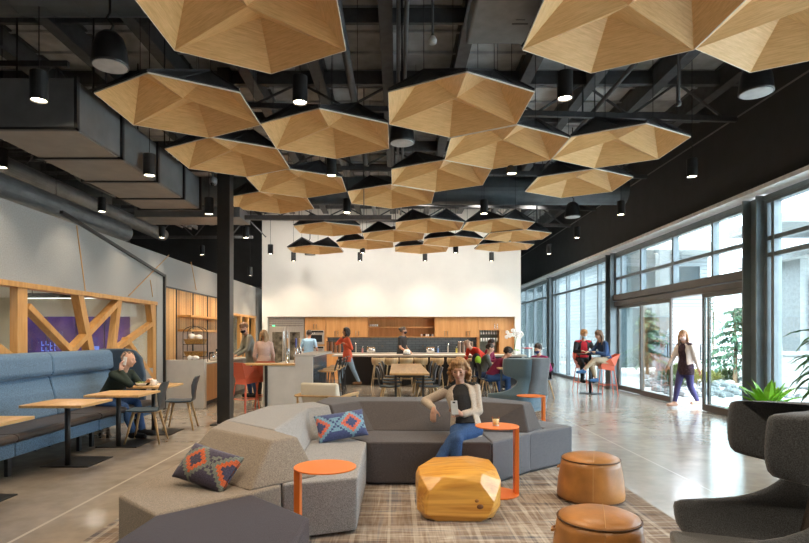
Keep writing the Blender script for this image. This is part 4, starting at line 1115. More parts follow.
# ------------------------------------------------------------------ cream lounge chair behind the sofa
t = thing('lounge_chair', 'cream cushioned lounge chair with wooden arms behind the sofa', 'armchair', (-1.02, 8.35, 0), R(163))
mb = MB(); mb.prism([(-.29, -.30, .36), (.29, -.30, .36), (.27, .24, .33), (-.27, .24, .33)], [(-.29, -.30, .47), (.29, -.30, .47), (.27, .25, .44), (-.27, .25, .44)]); mb.build('seat_cushion', M['linen'], t, bevel=.04, seg=3, smooth=True)
mb = MB(); mb.loft([[(-.27, .16, .42), (.27, .16, .42), (.27, .30, .42), (-.27, .30, .42)], [(-.28, .20, .60), (.28, .20, .60), (.28, .36, .60), (-.28, .36, .60)], [(-.30, .29, .80), (-.0, .285, .775), (.30, .29, .80), (.27, .36, .79), ] if False else [(-.29, .28, .79), (.29, .28, .79), (.29, .37, .79), (-.29, .37, .79)]]); mb.build('back_cushion', M['linen'], t, bevel=.035, seg=3, smooth=True)
for s in (-1, 1):
    mb = MB(); mb.tube([(s * .36, .36, .60), (s * .37, .1, .605), (s * .37, -.25, .60)], [.022, .026, .024], 10); mb.build('armrest', M['leg'], t, smooth=True)
    for y in (.30, -.26):
        mb = MB(); mb.tube([(s * .36, y, .6), (s * .34, y * 1.1, .3), (s * .36, y * 1.25, 0)], [.016, .018, .012], 8); mb.build('leg', M['leg'], t, smooth=True)
mb = MB(); mb.b2(-.34, .34, -.28, -.25, .31, .35); mb.b2(-.34, .34, .28, .31, .31, .35); mb.tube([(-.36, .36, .6), (.36, .36, .6)], .015, 8); mb.build('frame_rail', M['leg'], t)

# ------------------------------------------------------------------ plants
def leaf(mb, p, d, L, w, droop, seg=6, fold=.25):
    p = V(p); d = V(d).normalized(); up = V(0, 0, 1); rows = []
    for i in range(seg + 1):
        t_ = i / seg; side = d.cross(up); side = side.normalized() if side.length > .05 else V(1, 0, 0)
        nn = side.cross(d).normalized(); ww = w * math.sin(PI * min(1, .08 + t_ * .92)) ** .8
        rows.append([p - side * ww + nn * ww * fold, p.copy(), p + side * ww + nn * ww * fold, p - nn * .003])
        p = p + d * L / seg; d = (d - up * droop / seg).normalized()
    mb.loft([[r[0], r[1], r[2], r[3]] for r in rows])
def potted(name, label, loc, pot, n, L, w, m, stem=0., seed=1, droop=1.2, spread=.9, potm=None):
    t = thing(name, label, 'plant', loc); rnd = random.Random(seed)
    MB().lathe([(pot[0] * .75, 0), (pot[0], pot[1]), (pot[0] * .92, pot[1]), (pot[0] * .9, pot[1] - .05), (.001, pot[1] - .05)], n=28).build('planter', potm or M['conc'], t, smooth=False)
    mb = MB()
    if stem: 
        mb.tube([(0, 0, pot[1] - .06), (.02, .02, pot[1] + stem * .5), (-.02, 0, pot[1] + stem)], .018, 8); mb.build('stem', mat('stem_brown', (.2, .13, .07), .7), t)
        mb = MB()
    for i in range(n):
        a = rnd.uniform(0, 2 * PI); el = rnd.uniform(.25, 1.3) * spread
        z0 = pot[1] - .05 + (rnd.uniform(.5, 1) * stem if stem else 0)
        d = V(math.cos(a) * math.cos(el), math.sin(a) * math.cos(el), math.sin(el))
        leaf(mb, V(math.cos(a) * .02, math.sin(a) * .02, z0), d, L * rnd.uniform(.7, 1.1), w * rnd.uniform(.8, 1.2), droop * rnd.uniform(.6, 1.3))
    mb.build('foliage', m, t, smooth=False)
    return t
potted('potted_plant', 'bright lime green leafy plant by the window behind the charcoal wing chair', (4.62, 7.0, 0), (.20, .56), 52, .44, .050, M['green'], seed=4, droop=.7, spread=1.08)
potted('potted_plant', 'tall dark-leaved indoor plant drooping in from the right edge', (4.22, 5.3, 0), (.22, .5), 60, .50, .040, M['dgreen'], stem=1.05, seed=9, droop=2.2)
# ------------------------------------------------------------------ blue booth
def booth(label, y0, y1, legs=True):
    L_ = y1 - y0 - .012
    t = thing('booth_bench', label, 'booth bench', (-4.3, y0 + .006, 0))
    def ext(prof): return [[(x + 4.3, 0, z) for x, z in prof], [(x + 4.3, L_, z) for x, z in prof]]
    MB().loft(ext([(-3.87, .235), (-3.87, .375), (-4.70, .375), (-4.70, .235)])).build('seat_base', M['booth'], t, bevel=.012)
    MB().loft(ext([(-3.86, .378), (-3.83, .41), (-3.84, .45), (-3.89, .465), (-4.2, .455), (-4.60, .44), (-4.60, .378)])).build('seat_cushion', M['leather'], t, bevel=.015, smooth=False)
    MB().loft(ext([(-4.42, .40), (-4.40, .47), (-4.46, .75), (-4.52, .945), (-4.70, .945), (-4.72, .40)])).build('lower_backrest', M['booth'], t, bevel=.03, seg=3)
    MB().loft(ext([(-4.49, .95), (-4.46, .99), (-4.48, 1.20), (-4.53, 1.25), (-4.70, 1.25), (-4.73, .95)])).build('upper_backrest', M['booth'], t, bevel=.03, seg=3)
    for y in (.14, L_ - .14):
        for x in (-4.05, -4.6):
            MB().b2(x - .02 + 4.3, x + .02 + 4.3, y - .03, y + .03, 0, .24).build('leg', M['black'], t, bevel=.004)
    return t
booth('blue upholstered booth section nearest the viewer at the left edge', 4.1, 5.68)
booth('blue upholstered booth section in the middle of the bench run', 5.68, 7.28)
booth('blue upholstered booth section at the far end where the man sits', 7.28, 8.84)
booth('blue upholstered booth section out beyond the left edge of the view', 2.5, 4.1)
t = thing('booth_end_panel', 'blue padded end panel with painted-in shade closing the far end of the booth', 'booth panel', (-4.3, 8.86, 0))
pr = [(-.42, .22), (.28, .22), (.30, .5), (.30, .85), (.24, 1.12), (.14, 1.235), (.0, 1.265), (-.42, 1.265)]
MB().loft([[(x, 0, z) for x, z in pr], [(x, .10, z) for x, z in pr]]).build('padded_panel', M['booth_shaded'], t, bevel=.03, seg=3)
for x in (-.3, .2): MB().b2(x - .02, x + .02, .03, .07, 0, .225).build('leg', M['black'], t)
# ------------------------------------------------------------------ cafe tables
def cafe_table(label, x0, x1, y0, y1, postx, posty):
    cx, cy = (x0 + x1) / 2, (y0 + y1) / 2
    t = thing('cafe_table', label, 'table', (cx, cy, 0), 0, 'square oak cafe tables along the booth')
    MB().b2(x0 - cx, x1 - cx, y0 - cy, y1 - cy, .712, .74).build('table_top', M['top'], t, bevel=.003)
    MB().tube([(postx - cx, posty - cy, .01), (postx - cx, posty - cy, .70)], .030, 16).build('post', M['black'], t, smooth=True)
    MB().b2(postx - cx - .27, postx - cx + .27, posty - cy - .07, posty - cy + .48, .0, .012).build('base_plate', M['black'], t, bevel=.003)
    MB().b2(postx - cx - .2, postx - cx + .2, posty - cy - .05, posty - cy + .05, .69, .712).build('support_arm', M['black'], t)
    return t
cafe_table('square oak cafe table cut by the left edge', -3.92, -3.26, 4.35, 5.04, -3.75, 4.66)
cafe_table('square oak cafe table with nothing beside it, second along the booth', -3.92, -3.27, 5.80, 6.44, -3.70, 6.29)
cafe_table('square oak cafe table in front of the man on the phone', -3.82, -3.15, 6.82, 7.46, -3.68, 7.40)
cafe_table('square oak cafe table with the man’s cup and bowl', -3.86, -3.30, 7.98, 8.66, -3.62, 8.33)
# on the table
t = thing('coffee_mug', 'white mug on the man’s table', 'mug', (-3.53, 8.12, .74))
MB().lathe([(.028, 0), (.04, .02), (.042, .09), (.038, .09), (.03, .01), (.001, .01)], n=20).build('mug_body', M['paper'], t, smooth=True)
MB().tube([(.04, 0, .07), (.065, 0, .06), (.062, 0, .03), (.038, 0, .025)], .006, 6).build('handle', M['paper'], t)
t = thing('salad_bowl', 'clear bowl of green salad in front of the man', 'bowl', (-3.72, 8.15, .74))
MB().lathe([(.05, 0), (.085, .045), (.082, .046), (.045, .006), (.001, .005)], n=22).build('bowl', M['paper'], t, smooth=True)
mb = MB()
for i in range(16): mb.ball((random.uniform(-.05, .05), random.uniform(-.05, .05), .035 + random.uniform(0, .02)), (.02, .015, .01), 7, 5)
mb.build('salad', mat('salad_green', (.25, .33, .06), .6, n=(20, .4)), t); t2 = M
t = MB().b2(-.07, .07, -.05, .05, 0, .012).build('napkin', M['paper'], loc=(-3.60, 8.28, .74)); tag(t, 'folded white napkin beside the mug on the man’s table', 'napkin')

# ------------------------------------------------------------------ shell chair on wooden legs
def shell_chair(label, loc, rz, group=None):
    t = thing('shell_chair', label, 'chair', loc, rz, group)
    mb = MB(); mb.loft([[(-.21, -.22, .445), (.21, -.22, .445), (.21, -.22, .463), (-.21, -.22, .463)], [(-.225, 0, .435), (.225, 0, .435), (.225, 0, .455), (-.225, 0, .455)], [(-.20, .19, .44), (.20, .19, .44), (.20, .19, .462), (-.20, .19, .462)]]); mb.build('seat', M['bluepad'], t, bevel=.008)
    rows = []
    for z, w, y, cv in ((.45, .17, .185, .0), (.50, .15, .205, .01), (.58, .165, .215, .03), (.70, .20, .235, .045), (.80, .205, .265, .04), (.835, .18, .275, .03)):
        f = [(w * q / 4, y - cv * (q / 4) ** 2 * 1.0, z) for q in range(-4, 5)]; b = [(x * 1.0, y_ + .014, z_) for x, y_, z_ in reversed(f)]
        rows.append(f + b)
    MB().loft(rows).build('backrest', M['shell'], t, smooth=True, bevel=.003)
    mb = MB()
    for s in (-1, 1): mb.bar((-.16, s * .13, .42), (.16, s * .13, .42), .03, .03)
    mb.bar((0, -.15, .42), (0, .15, .42), .04, .03); mb.build('under_frame', M['leg'], t)
    for sx in (-1, 1):
        for sy in (-1, 1): MB().tube([(sx * .13, sy * .13, .43), (sx * .215, sy * .225, .0)], [.022, .012], 8).build('leg', M['leg'], t, smooth=True)
    return t
sc0 = shell_chair('dark shell chair on ash legs, nearer of two beside the booth tables', (-3.46, 7.74, 0), R(-82))
ctree(sc0, (-3.42, 8.86, 0), R(-80), 'dark shell chair on ash legs, farther of two beside the booth tables')

# ------------------------------------------------------------------ kitchenette on the left
t = tag(MB().b2(-4.73, -3.93, 11.42, 11.56, 0, .98).build('half_wall_panel', M['conc'], bevel=.004), 'grey panel end of the coffee counter beside the booth', 'counter panel')
t = thing('base_cabinet', 'wooden base cabinet under the coffee counter next to the grey panel', 'cabinet', (-4.36, 11.58, 0))
MB().b2(-.36, .36, 0, .85, .10, .88).build('carcass', M['cab'], t); MB().b2(.36, .38, .01, .84, .12, .87).build('door', M['cab'], t, bevel=.003)
MB().b2(-.3, .3, 0, .85, 0, .1).build('plinth', M['black'], t)
t = thing('undercounter_fridge', 'steel undercounter fridge with black handle left of the column', 'fridge', (-4.36, 12.45, 0))
MB().b2(-.36, .36, 0, .62, .1, .88).build('body', M['steel'], t); MB().b2(.36, .39, .02, .60, .14, .86).build('door', M['steel'], t, bevel=.004)
MB().tube([(.39, .06, .55), (.43, .06, .55), (.43, .06, .78), (.39, .06, .78)], .012, 8).build('handle', M['black'], t); MB().b2(-.3, .3, 0, .62, 0, .1).build('plinth', M['black'], t)
t = thing('base_cabinet', 'grey-brown base cabinet right of the column, under the masked man’s counter', 'cabinet', (-4.36, 13.09, 0))
MB().b2(-.36, .36, 0, 1.95, .10, .88).build('carcass', mat('greybrown_laminate', (.20, .16, .13), .5), t)
for k in range(3): MB().b2(.36, .38, .01 + k * .65, .63 + k * .65, .12, .87).build('door', mat('greybrown_laminate', (.2, .16, .13), .5), t, bevel=.003)
MB().b2(-.3, .3, 0, 1.95, 0, .1).build('plinth', M['black'], t)
tag(MB().b2(-4.73, -3.94, 11.57, 15.1, .882, .915).build('worktop', M['ctop'], bevel=.004), 'pale worktop of the left coffee counter', 'worktop')
for z, y0, y1, lab in ((1.88, 12.1, 15.05, 'upper'), (1.57, 12.1, 15.05, 'lower')):
    tag(MB().b2(-4.74, -4.45, y0, y1, z, z + .045).build('wall_shelf', M['timber'], bevel=.004), '%s orange wooden shelf on the slatted wall' % lab, 'shelf')
# wire bread stand
t = thing('wire_display_stand', 'black wire arch stand with bread baskets on the coffee counter', 'display stand', (-4.30, 11.95, .915))
mb = MB()
for y in (-.12, .12):
    mb.tube([(-.22, y, 0), (-.22, y, .62)] + [(-.22 * math.cos(PI * q / 8), y, .62 + .14 * math.sin(PI * q / 8)) for q in range(9)] + [(.22, y, 0)], .007, 6)
for z in (.12, .38): mb.tube([(-.22, -.12, z), (.22, -.12, z), (.22, .12, z), (-.22, .12, z), (-.22, -.12, z)], .006, 6)
mb.build('wire_frame', M['black'], t)
for z in (.12, .38):
    MB().prism([(-.17, -.09, z), (.17, -.09, z), (.17, .09, z), (-.17, .09, z)], [(-.21, -.12, z + .11), (.21, -.12, z + .11), (.21, .12, z + .11), (-.21, .12, z + .11)]).build('basket', mat('wicker', (.40, .22, .06), .7, n=(60, .5)), t)
mb = MB(); mb.ball((-.08, 0, .54), (.09, .08, .07), 10, 7); mb.ball((.07, 0, .53), (.08, .08, .06), 10, 7); mb.build('white_parcels', M['paper'], t, smooth=True)
for i, (x, y, r, h, m_, lab) in enumerate(((-4.12, 12.5, .05, .20, 'chrome', 'silver canister left of the column on the coffee counter'), (-4.1, 12.72, .05, .26, 'chrome', 'silver pump dispenser beside the canister on the coffee counter'), (-4.12, 12.93, .045, .18, 'clear', 'glass jar on the coffee counter next to the pump dispenser'))):
    t = thing('counter_canister', lab, 'canister', (x, y, .915)); MB().lathe([(r, 0), (r, h * .75), (r * .5, h * .85), (.001, h * .86)], n=18).build('canister_body', M[m_], t, smooth=True); MB().lathe([(r * .3, h * .85), (r * .35, h), (.001, h)], n=12).build('lid', M['black'], t)
for x, y, lab in ((-4.25, 11.49, 'small white pot on top of the grey counter panel, left'), (-4.14, 11.49, 'crumpled white cloth on top of the grey counter panel, right')):
    t = MB().ball((0, 0, .045), (.05, .045, .05) if 'pot' in lab else (.09, .05, .045), 9, 6).build('white_pot' if 'pot' in lab else 'white_cloth', M['paper'], loc=(x, y, .98)); tag(t, lab, 'pot' if 'pot' in lab else 'cloth')
t = thing('black_tray', 'black appliance tray on the coffee counter by the column', 'tray', (-4.2, 13.35, .915)); mb = MB(); mb.b2(-.2, .2, -.25, .25, 0, .05); mb.b2(-.2, -.1, -.25, .25, .05, .18); mb.build('tray_body', M['black'], t, bevel=.01); MB().b2(-.05, .18, -.2, .2, .05, .06).build('drip_grid', M['steel'], t)

# ------------------------------------------------------------------ concrete bar with waterfall end
t = thing('bar_counter', 'light grey waterfall bar counter with a timber ledge', 'bar counter', (-1.78, 10.7, 0))
MB().b2(-.17, .17, 0, .06, 0, 1.07).build('end_panel', M['conc'], t, bevel=.004)
MB().b2(-.20, .22, 0, 2.75, 1.07, 1.11).build('bar_top', M['ctop'], t, bevel=.004)
MB().b2(-.78, -.17, 0, .06, 0, .90).build('low_end_panel', M['conc'], t, bevel=.004)
MB().b2(-.15, .10, .06, 2.7, .0, 1.07).build('bar_body', mat('slate_mirror_panel', (.14, .16, .18), .18, metal=.4), t)
MB().b2(-.76, -.17, .06, 2.7, 0, .86).build('service_counter', M['conc'], t); MB().b2(-.78, -.15, .06, 2.72, .862, .90).build('service_top', M['ctop'], t)
pr = [(-1.00 + .14 * (1 - math.cos(a)) * 0 + 0, 0) for a in ()]
mb = MB(); pl = [(-.17, -.02), (-.17, .52)] + [(-1.02 - .27 * math.sin(PI * q / 10), .25 + .27 * math.cos(PI * q / 10)) for q in range(11)]
mb.prism([(x, y, .905) for x, y in pl], [(x, y, .935) for x, y in pl]); mb.build('timber_ledge', M['top'], t, bevel=.003)
MB().b2(-.735, -.69, -.06, -.015, 0, .905).build('ledge_post', M['black'], t)
for i, (x, y) in enumerate(((-2.22, 11.35), (-2.12, 11.75), (-2.14, 12.3))):
    t = thing('beer_tap', 'chrome beer tap tower behind the bar ledge, ' + ('left front', 'middle', 'right rear')[i], 'beer tap', (x, y, .90))
    MB().lathe([(.055, 0), (.055, .02), (.04, .03), (.042, .30), (.03, .33), (.001, .335)], n=18).build('tower', M['chrome'], t, smooth=True)
    MB().tube([(0, -.04, .26), (0, -.10, .26), (0, -.11, .20)], .012, 8).build('spout', M['chrome'], t)
    MB().lathe([(.012, .33), (.022, .45), (.02, .52), (.001, .53)], n=10).build('tap_handle', M[('top', 'paper', 'top')[i]] if i != 1 else mat('tap_blue', (.08, .1, .35), .4), t)

def bar_stool(label, loc, rz):
    t = thing('bar_stool', label, 'stool', loc, rz, 'black bar stools along the grey bar')
    MB().lathe([(.17, .755), (.185, .765), (.185, .785), (.17, .79)], n=20).build('wooden_seat', M['top'], t)
    for sx in (-1, 1):
        for sy in (-1, 1): MB().tube([(sx * .13, sy * .13, .757), (sx * .19, sy * .19, 0)], .012, 7).build('leg', M['black'], t)
    mb = MB(); q = [(-.165, -.165, .25), (.165, -.165, .25), (.165, .165, .25), (-.165, .165, .25), (-.165, -.165, .25)]; mb.tube(q, .009, 6); mb.build('foot_ring', M['black'], t)
    mb = MB(); mb.tube([(-.14, .15, .78), (-.17, .21, .98), (0, .235, 1.0), (.17, .21, .98), (.14, .15, .78)], .011, 7); mb.tube([(-.16, .20, .92), (0, .225, .93), (.16, .20, .92)], .009, 6); mb.build('back_loop', M['black'], t)
    return t
b0 = bar_stool('black metal bar stool with wooden seat, first along the grey bar', (-1.40, 11.2, 0), R(-82))
for k, n_ in enumerate(('second', 'third', 'fourth')): ctree(b0, (-1.38, 11.85 + .62 * k, 0), R(-84 + k * 3), 'black metal bar stool with wooden seat, %s along the grey bar' % n_)

def coral_stool(label, loc, rz, m=None, h=0.68):
    m = m or M['coral']
    t = thing('faceted_stool', label, 'stool', loc, rz, None)
    # bucket shell made of flat facets (front faces -y)
    mb = MB(); a = V(-.19, -.22, h + .02); b = V(.19, -.22, h + .02); c = V(.14, .12, h - .03); d = V(-.14, .12, h - .03)
    e = V(-.26, -.02, h + .16); f = V(.26, -.02, h + .16); g = V(.17, .24, h + .28); i = V(-.17, .24, h + .28)
    fs = [(a, b, c, d), (c, g, i, d), (b, f, c), (c, f, g), (a, d, e), (d, i, e)]
    for q in fs:
        n_ = (q[1] - q[0]).cross(q[2] - q[0]).normalized() * .012
        mb.prism([p - n_ for p in q], [p + V(0, 0, 0) for p in q])
    mb.build('faceted_seat_shell', m, t)
    mb = MB(); mb.prism([a + V(.03, .02, -.13), b + V(-.03, .02, -.13), V(.12, .13, h - .15), V(-.12, .13, h - .15)], [a, b, c, d]); mb.build('seat_underside', m, t)
    for sx in (-1, 1):
        for sy in (-1, 1): MB().tube([(sx * .14, sy * .13 - .02, h - .12), (sx * .20, sy * .19, 0)], .012, 8).build('leg', m, t)
    mb = MB(); mb.tube([(-.182, -.175, .24), (.182, -.175, .24), (.182, .175, .24), (-.182, .175, .24), (-.182, -.175, .24)], .009, 6); mb.build('foot_rail', m, t)
    return t
cs = coral_stool('coral faceted stool nearest the column at the timber ledge', (-2.97, 10.95, 0), R(150))
ctree(cs, (-2.72, 11.55, 0), R(195), 'coral faceted stool half hidden behind the one nearest the column')

# ------------------------------------------------------------------ long table with chairs
t = thing('dining_table', 'long oak table on black legs in front of the kitchen island', 'table', (.245, 12.9, 0))
MB().b2(-.39, .39, -2.0, 2.0, .705, .74).build('table_top', M['top'], t, bevel=.004)
for x in (-.27, .27):
    for y in (-1.9, 1.9): MB().b2(x - .022, x + .022, y - .022, y + .022, 0, .705).build('leg', M['black'], t)
mb = MB(); mb.b2(-.27, .27, -1.92, -1.88, .66, .705); mb.b2(-.27, .27, 1.88, 1.92, .66, .705); mb.build('apron', M['black'], t)
ords = ('nearest', 'second', 'third', 'farthest')
for k in range(4):
    ctree(sc0, (-.16 + .04 * (k % 2), 11.45 + k * .95, 0), R(90), '%s dark shell chair along the left side of the long oak table' % ords[k])
    ctree(sc0, (.66 - .03 * (k % 2), 11.45 + k * .95, 0), R(-90), '%s dark shell chair along the right side of the long oak table' % ords[k])

# ------------------------------------------------------------------ island and stools
t = thing('kitchen_island', 'long dark island with a pale stone top and stools tucked under', 'kitchen island', (.9, 17.1, 0))
MB().b2(-2.7, 2.9, 0, .7, 0, .86).build('island_body', mat('island_black', (.016, .015, .016), .5), t); MB().b2(-2.85, 3.0, -.3, .75, .86, .91).build('stone_top', M['ctop'], t, bevel=.004)
def counter_stool(label, loc, rz):
    t = thing('counter_stool', label, 'stool', loc, rz, 'pale wooden counter stools at the island')
    rows = []
    for z, w, y, dpt in ((.62, .14, .05, .0), (.66, .19, .12, .06), (.74, .21, .15, .10), (.84, .205, .165, .10)):
        f = [(w * math.sin(R(q * 22)), y * .3 + (.19) * math.cos(R(q * 22)) - .05, z) for q in range(-4, 5)]; rows.append(f + [(x * .9, y_ - .02, z_) for x, y_, z_ in reversed(f)])
    MB().loft(rows).build('shell_back', M['pale'], t, smooth=True)
    MB().lathe([(.15, .62), (.19, .645), (.19, .66), (.001, .665)], n=18).build('seat', M['pale'], t)
    for sx in (-1, 1):
        for sy in (-1, 1): MB().tube([(sx * .11, sy * .11, .63), (sx * .19, sy * .19, 0)], [.017, .012], 7).build('leg', M['pale'], t)
    MB().tube([(-.16, -.16, .22), (.16, -.16, .22), (.16, .16, .22), (-.16, .16, .22), (-.16, -.16, .22)], .010, 6).build('foot_rail', M['pale'], t)
    return t
c0 = None
names = ('leftmost', 'second from left', 'third from left', 'fourth from left', 'fifth from left', 'sixth from left', 'rightmost')
for k, px in enumerate((378.5, 391.5, 406.5, 421, 437, 454, 469)):
    x = (px - CX) * 16.55 / F
    if c0 is None: c0 = counter_stool('pale wooden counter stool at the island, ' + names[k], (x, 16.55, 0), R(180))
    else: ctree(c0, (x, 16.55, 0), R(180), 'pale wooden counter stool at the island, ' + names[k])
c0.rotation_euler = (0, 0, 0)
for o in bpy.data.objects:
    if o.name.startswith('counter_stool'): o.rotation_euler = (0, 0, R(180 + random.uniform(-8, 8)))

# ------------------------------------------------------------------ kitchen in the niche
YF = 19.12
t = thing('refrigerator', 'wide stainless double-door refrigerator at the left of the kitchen niche', 'refrigerator', (-3.78, YF, 0))
MB().b2(-.61, .61, .02, .60, 0, 2.13).build('cabinet_body', M['steel'], t)
MB().b2(-.60, .60, -.02, .02, 1.80, 2.03).build('top_grille', M['steel'], t)
mb = MB()
for k in range(3): mb.b2(-.58, .58, -.026, -.018, 1.84 + k * .06, 1.85 + k * .06)
mb.build('grille_slot', M['darkglass'], t)
for s in (-1, 1):
    d = MB().b2(min(s * .01, s * .6), max(s * .01, s * .6), -.03, .02, .1, 1.78).build('door', M['steel'], t, bevel=.006)
    MB().b2(s * .30 - .17, s * .30 + .17, -.036, -.028, .55, 1.62).build('door_glass', mat('fridge_glass', (.10, .09, .07), .15, n=(6, .9)), d)
    MB().tube([(s * .06, -.03, .5), (s * .06, -.09, .5), (s * .06, -.09, 1.65), (s * .06, -.03, 1.65)], .014, 8).build('handle', M['chrome'], d)
mb = MB(); mb.b2(-.47, -.38, -.03, -.018, 1.82, 1.85); mb.build('display', mat('green_display', (.05, .5, .2), emis=((.1, 1, .4), 1.5)), t)
tag(MB().b2(-4.40, 4.0, YF - .03, YF + .03, 2.14, 2.17).build('niche_lintel', M['gun']), 'dark metal strip edging the top of the kitchen niche', 'edge strip')
def cabdoor(mb_parent, x0, x1, z0, z1, hx=None, horiz=None, m=None):
    d = MB().b2(x0 + .004, x1 - .004, -.02, 0, z0 + .003, z1 - .003).build('door', m or M['cab'], mb_parent, bevel=.002)
    if hx is not None: MB().b2(hx - .008, hx + .008, -.045, -.03, z0 + .05, z0 + .22).build('handle', M['chrome'], d)
t = thing('oven_cabinet', 'tall oak cabinet holding the stacked wall ovens beside the refrigerator', 'cabinet', (-2.79, YF, 0))
MB().b2(-.36, .36, 0, .6, 0, 2.13).build('carcass', M['cab'], t)
cabdoor(t, -.36, 0, 1.68, 2.12, -.05); cabdoor(t, 0, .36, 1.68, 2.12, .05); cabdoor(t, -.36, .36, .1, .6, .2)
for z, lab in ((1.20, 'upper'), (.66, 'lower')):
    t = thing('wall_oven', 'stainless wall oven with dark window, %s of the stack' % lab, 'oven', (-2.79, YF - .002, z))
    MB().b2(-.31, .31, -.035, -.0, 0, .48).build('oven_front', M['steel'], t, bevel=.004); MB().b2(-.24, .24, -.042, -.034, .08, .32).build('oven_window', M['darkglass'], t); MB().tube([(-.25, -.035, .36), (-.25, -.075, .36), (.25, -.075, .36), (.25, -.035, .36)], .012, 8).build('handle', M['chrome'], t); MB().b2(-.28, .28, -.04, -.034, .40, .46).build('control_strip', M['darkglass'], t)
def upper(label, x0, x1, nd):
    t = thing('wall_cabinet', label, 'cabinet', ((x0 + x1) / 2, YF, 1.44)); w = x1 - x0
    MB().b2(-w / 2, w / 2, 0, .4, 0, .69).build('carcass', M['cab'], t)
    for k in range(nd): a = -w / 2 + w * k / nd; b = a + w / nd; cabdoor(t, a, b, .0, .69, b - .05 if k % 2 == 0 else a + .05)
upper('oak wall cabinet with four doors left of the open shelving', -2.42, -1.0, 4)
upper('oak wall cabinet with four doors right of the open shelving', 1.30, 2.78, 4)
t = thing('open_shelving', 'open oak shelving unit in the middle of the kitchen niche', 'shelving', (.15, YF, 1.44))
MB().b2(-1.15, 1.15, .36, .4, 0, .69).build('back_panel', M['cab'], t)
for z in (0, .33, .665): MB().b2(-1.15, 1.15, 0, .36, z, z + .03).build('shelf', M['cab'], t)
for x in (-1.14, 1.14): MB().b2(x - .012, x + .012, 0, .36, 0, .69).build('side_panel', M['cab'], t)
g0 = None
for k in range(6):
    x = .85 + k * .075 + random.uniform(-.01, .01); lab = 'small cup on the lower open oak shelf'
    o = MB().lathe([(.022, 0), (.03, .05), (.03, .08), (.025, .08), (.02, .01), (.001, .01)], n=14).build('shelf_cup', [M['paper'], M['darkglass']][k % 3 == 1] if True else 0, loc=(x, YF + .12, 1.4705)); tag(o, lab, 'cup', 'cups on the lower open shelf')
    o['label'] = ('white cup on the open oak shelf, %s of the row', 'black cup on the open oak shelf, %s of the row')[k % 3 == 1] % ('first', 'second', 'third', 'fourth', 'fifth', 'last')[k]
t = thing('drying_rack', 'small white wire rack of cups on the upper open oak shelf', 'rack', (-.80, YF + .15, 1.80)); mb = MB(); mb.b2(-.16, .16, -.08, .08, 0, .015); mb.build('rack_tray', M['chrome'], t)
mb = MB(); [mb.ball((-.12 + q * .06, 0, .05), (.027, .04, .035), 8, 6) for q in range(5)]; mb.build('rack_cups', M['paper'], t, smooth=True)
t = thing('tall_cabinet', 'tall oak cabinet with a glass rack opening at the right of the niche', 'cabinet', (3.39, YF, 0))
mb = MB(); mb.b2(-.61, .61, .02, .6, 0, .9); mb.b2(-.61, .61, .02, .6, 1.68, 2.13); mb.b2(-.61, -.57, .02, .6, .9, 1.68); mb.b2(.10, .61, .02, .6, .9, 1.68); mb.b2(-.6, .1, .5, .6, .9, 1.68); mb.build('carcass', M['cab'], t)
cabdoor(t, -.61, -.02, 1.68, 2.12, -.06); cabdoor(t, -.02, .3, 1.68, 2.12, .03)
MB().b2(.12, .61, -.0, .02, 0, 1.68).build('side_panel', M['cab'], t)
mb = MB(); mb.b2(-.57, .1, .1, .5, 1.28, 1.30); mb.b2(-.57, .1, .45, .49, .9, 1.68); mb.build('rack_back', mat('sage_laminate', (.20, .24, .20), .5), t)
for k in range(7): 
    x = -.5 + k * .09; mb = MB()
    mb.lathe([(.025, 1.55), (.03, 1.62), (.004, 1.54)], (x, .15, 0), n=8) if False else mb.lathe([(.028, 1.54), (.026, 1.60), (.006, 1.61), (.005, 1.67), (.025, 1.675)], (x, .15, 0), n=10)
    mb.build('hanging_glass', M['paper'], t, smooth=True); MB().lathe([(.028, 1.30), (.03, 1.42), (.025, 1.42), (.001, 1.31)], (x, .15, 0), n=10).build('tumbler', M['paper'], t, smooth=True)
t = tag(MB().b2(-2.42, 2.78, YF + .44, YF + .47, .9, 1.44).build('tiled_splashback', M['tile']), 'navy tiled splashback under the oak wall cabinets', 'splashback')
t = thing('back_counter', 'dark base units with a pale top along the tiled splashback', 'kitchen counter', (.18, YF, 0))
MB().b2(-2.6, 2.6, 0, .43, .0, .87).build('base_units', M['cab'], t); MB().b2(-2.6, 2.6, -.02, .44, .87, .905).build('worktop', M['ctop'], t)
def onback(name, label, cat, px, parts):
    x = (px - CX) * (YF + .2) / F; t = thing(name, label, cat, (x, YF + .2, .905))
    for nm, m_, f in parts: b_ = MB(); f(b_); b_.build(nm, m_, t, smooth=(m_ in (M['chrome'], M['paper'])))
can = lambda r, h: (lambda b_: b_.lathe([(r, 0), (r, h), (.001, h)], n=14))
for k, px in enumerate((327.5, 331.5, 335.5, 339.5)): onback('coffee_dispenser', 'tall cereal dispenser on the back counter left of the sink, %s in line' % ('first', 'second', 'third', 'fourth')[k], 'dispenser', px, (('dispenser_body', mat('bean_brown', (.22, .09, .03), .3), can(.055, .38)), ('lid', M['black'], lambda b_: b_.lathe([(.058, .38), (.058, .41), (.001, .41)], n=14))))
for k, px in enumerate((459.5, 463.5, 467.5, 471.5)): onback('coffee_dispenser', 'tall dispenser on the back counter right of the tap, %s in line' % ('first', 'second', 'third', 'fourth')[k], 'dispenser', px, (('dispenser_body', mat('bean_grey', (.25, .17, .12), .3), can(.055, .36)), ('lid', M['chrome'], lambda b_: b_.lathe([(.058, .36), (.058, .39), (.001, .39)], n=14))))
fau = lambda b_: b_.tube([(0, 0, 0), (0, 0, .28), (0, -.05, .33), (0, -.12, .32), (0, -.14, .25)], .015, 8)
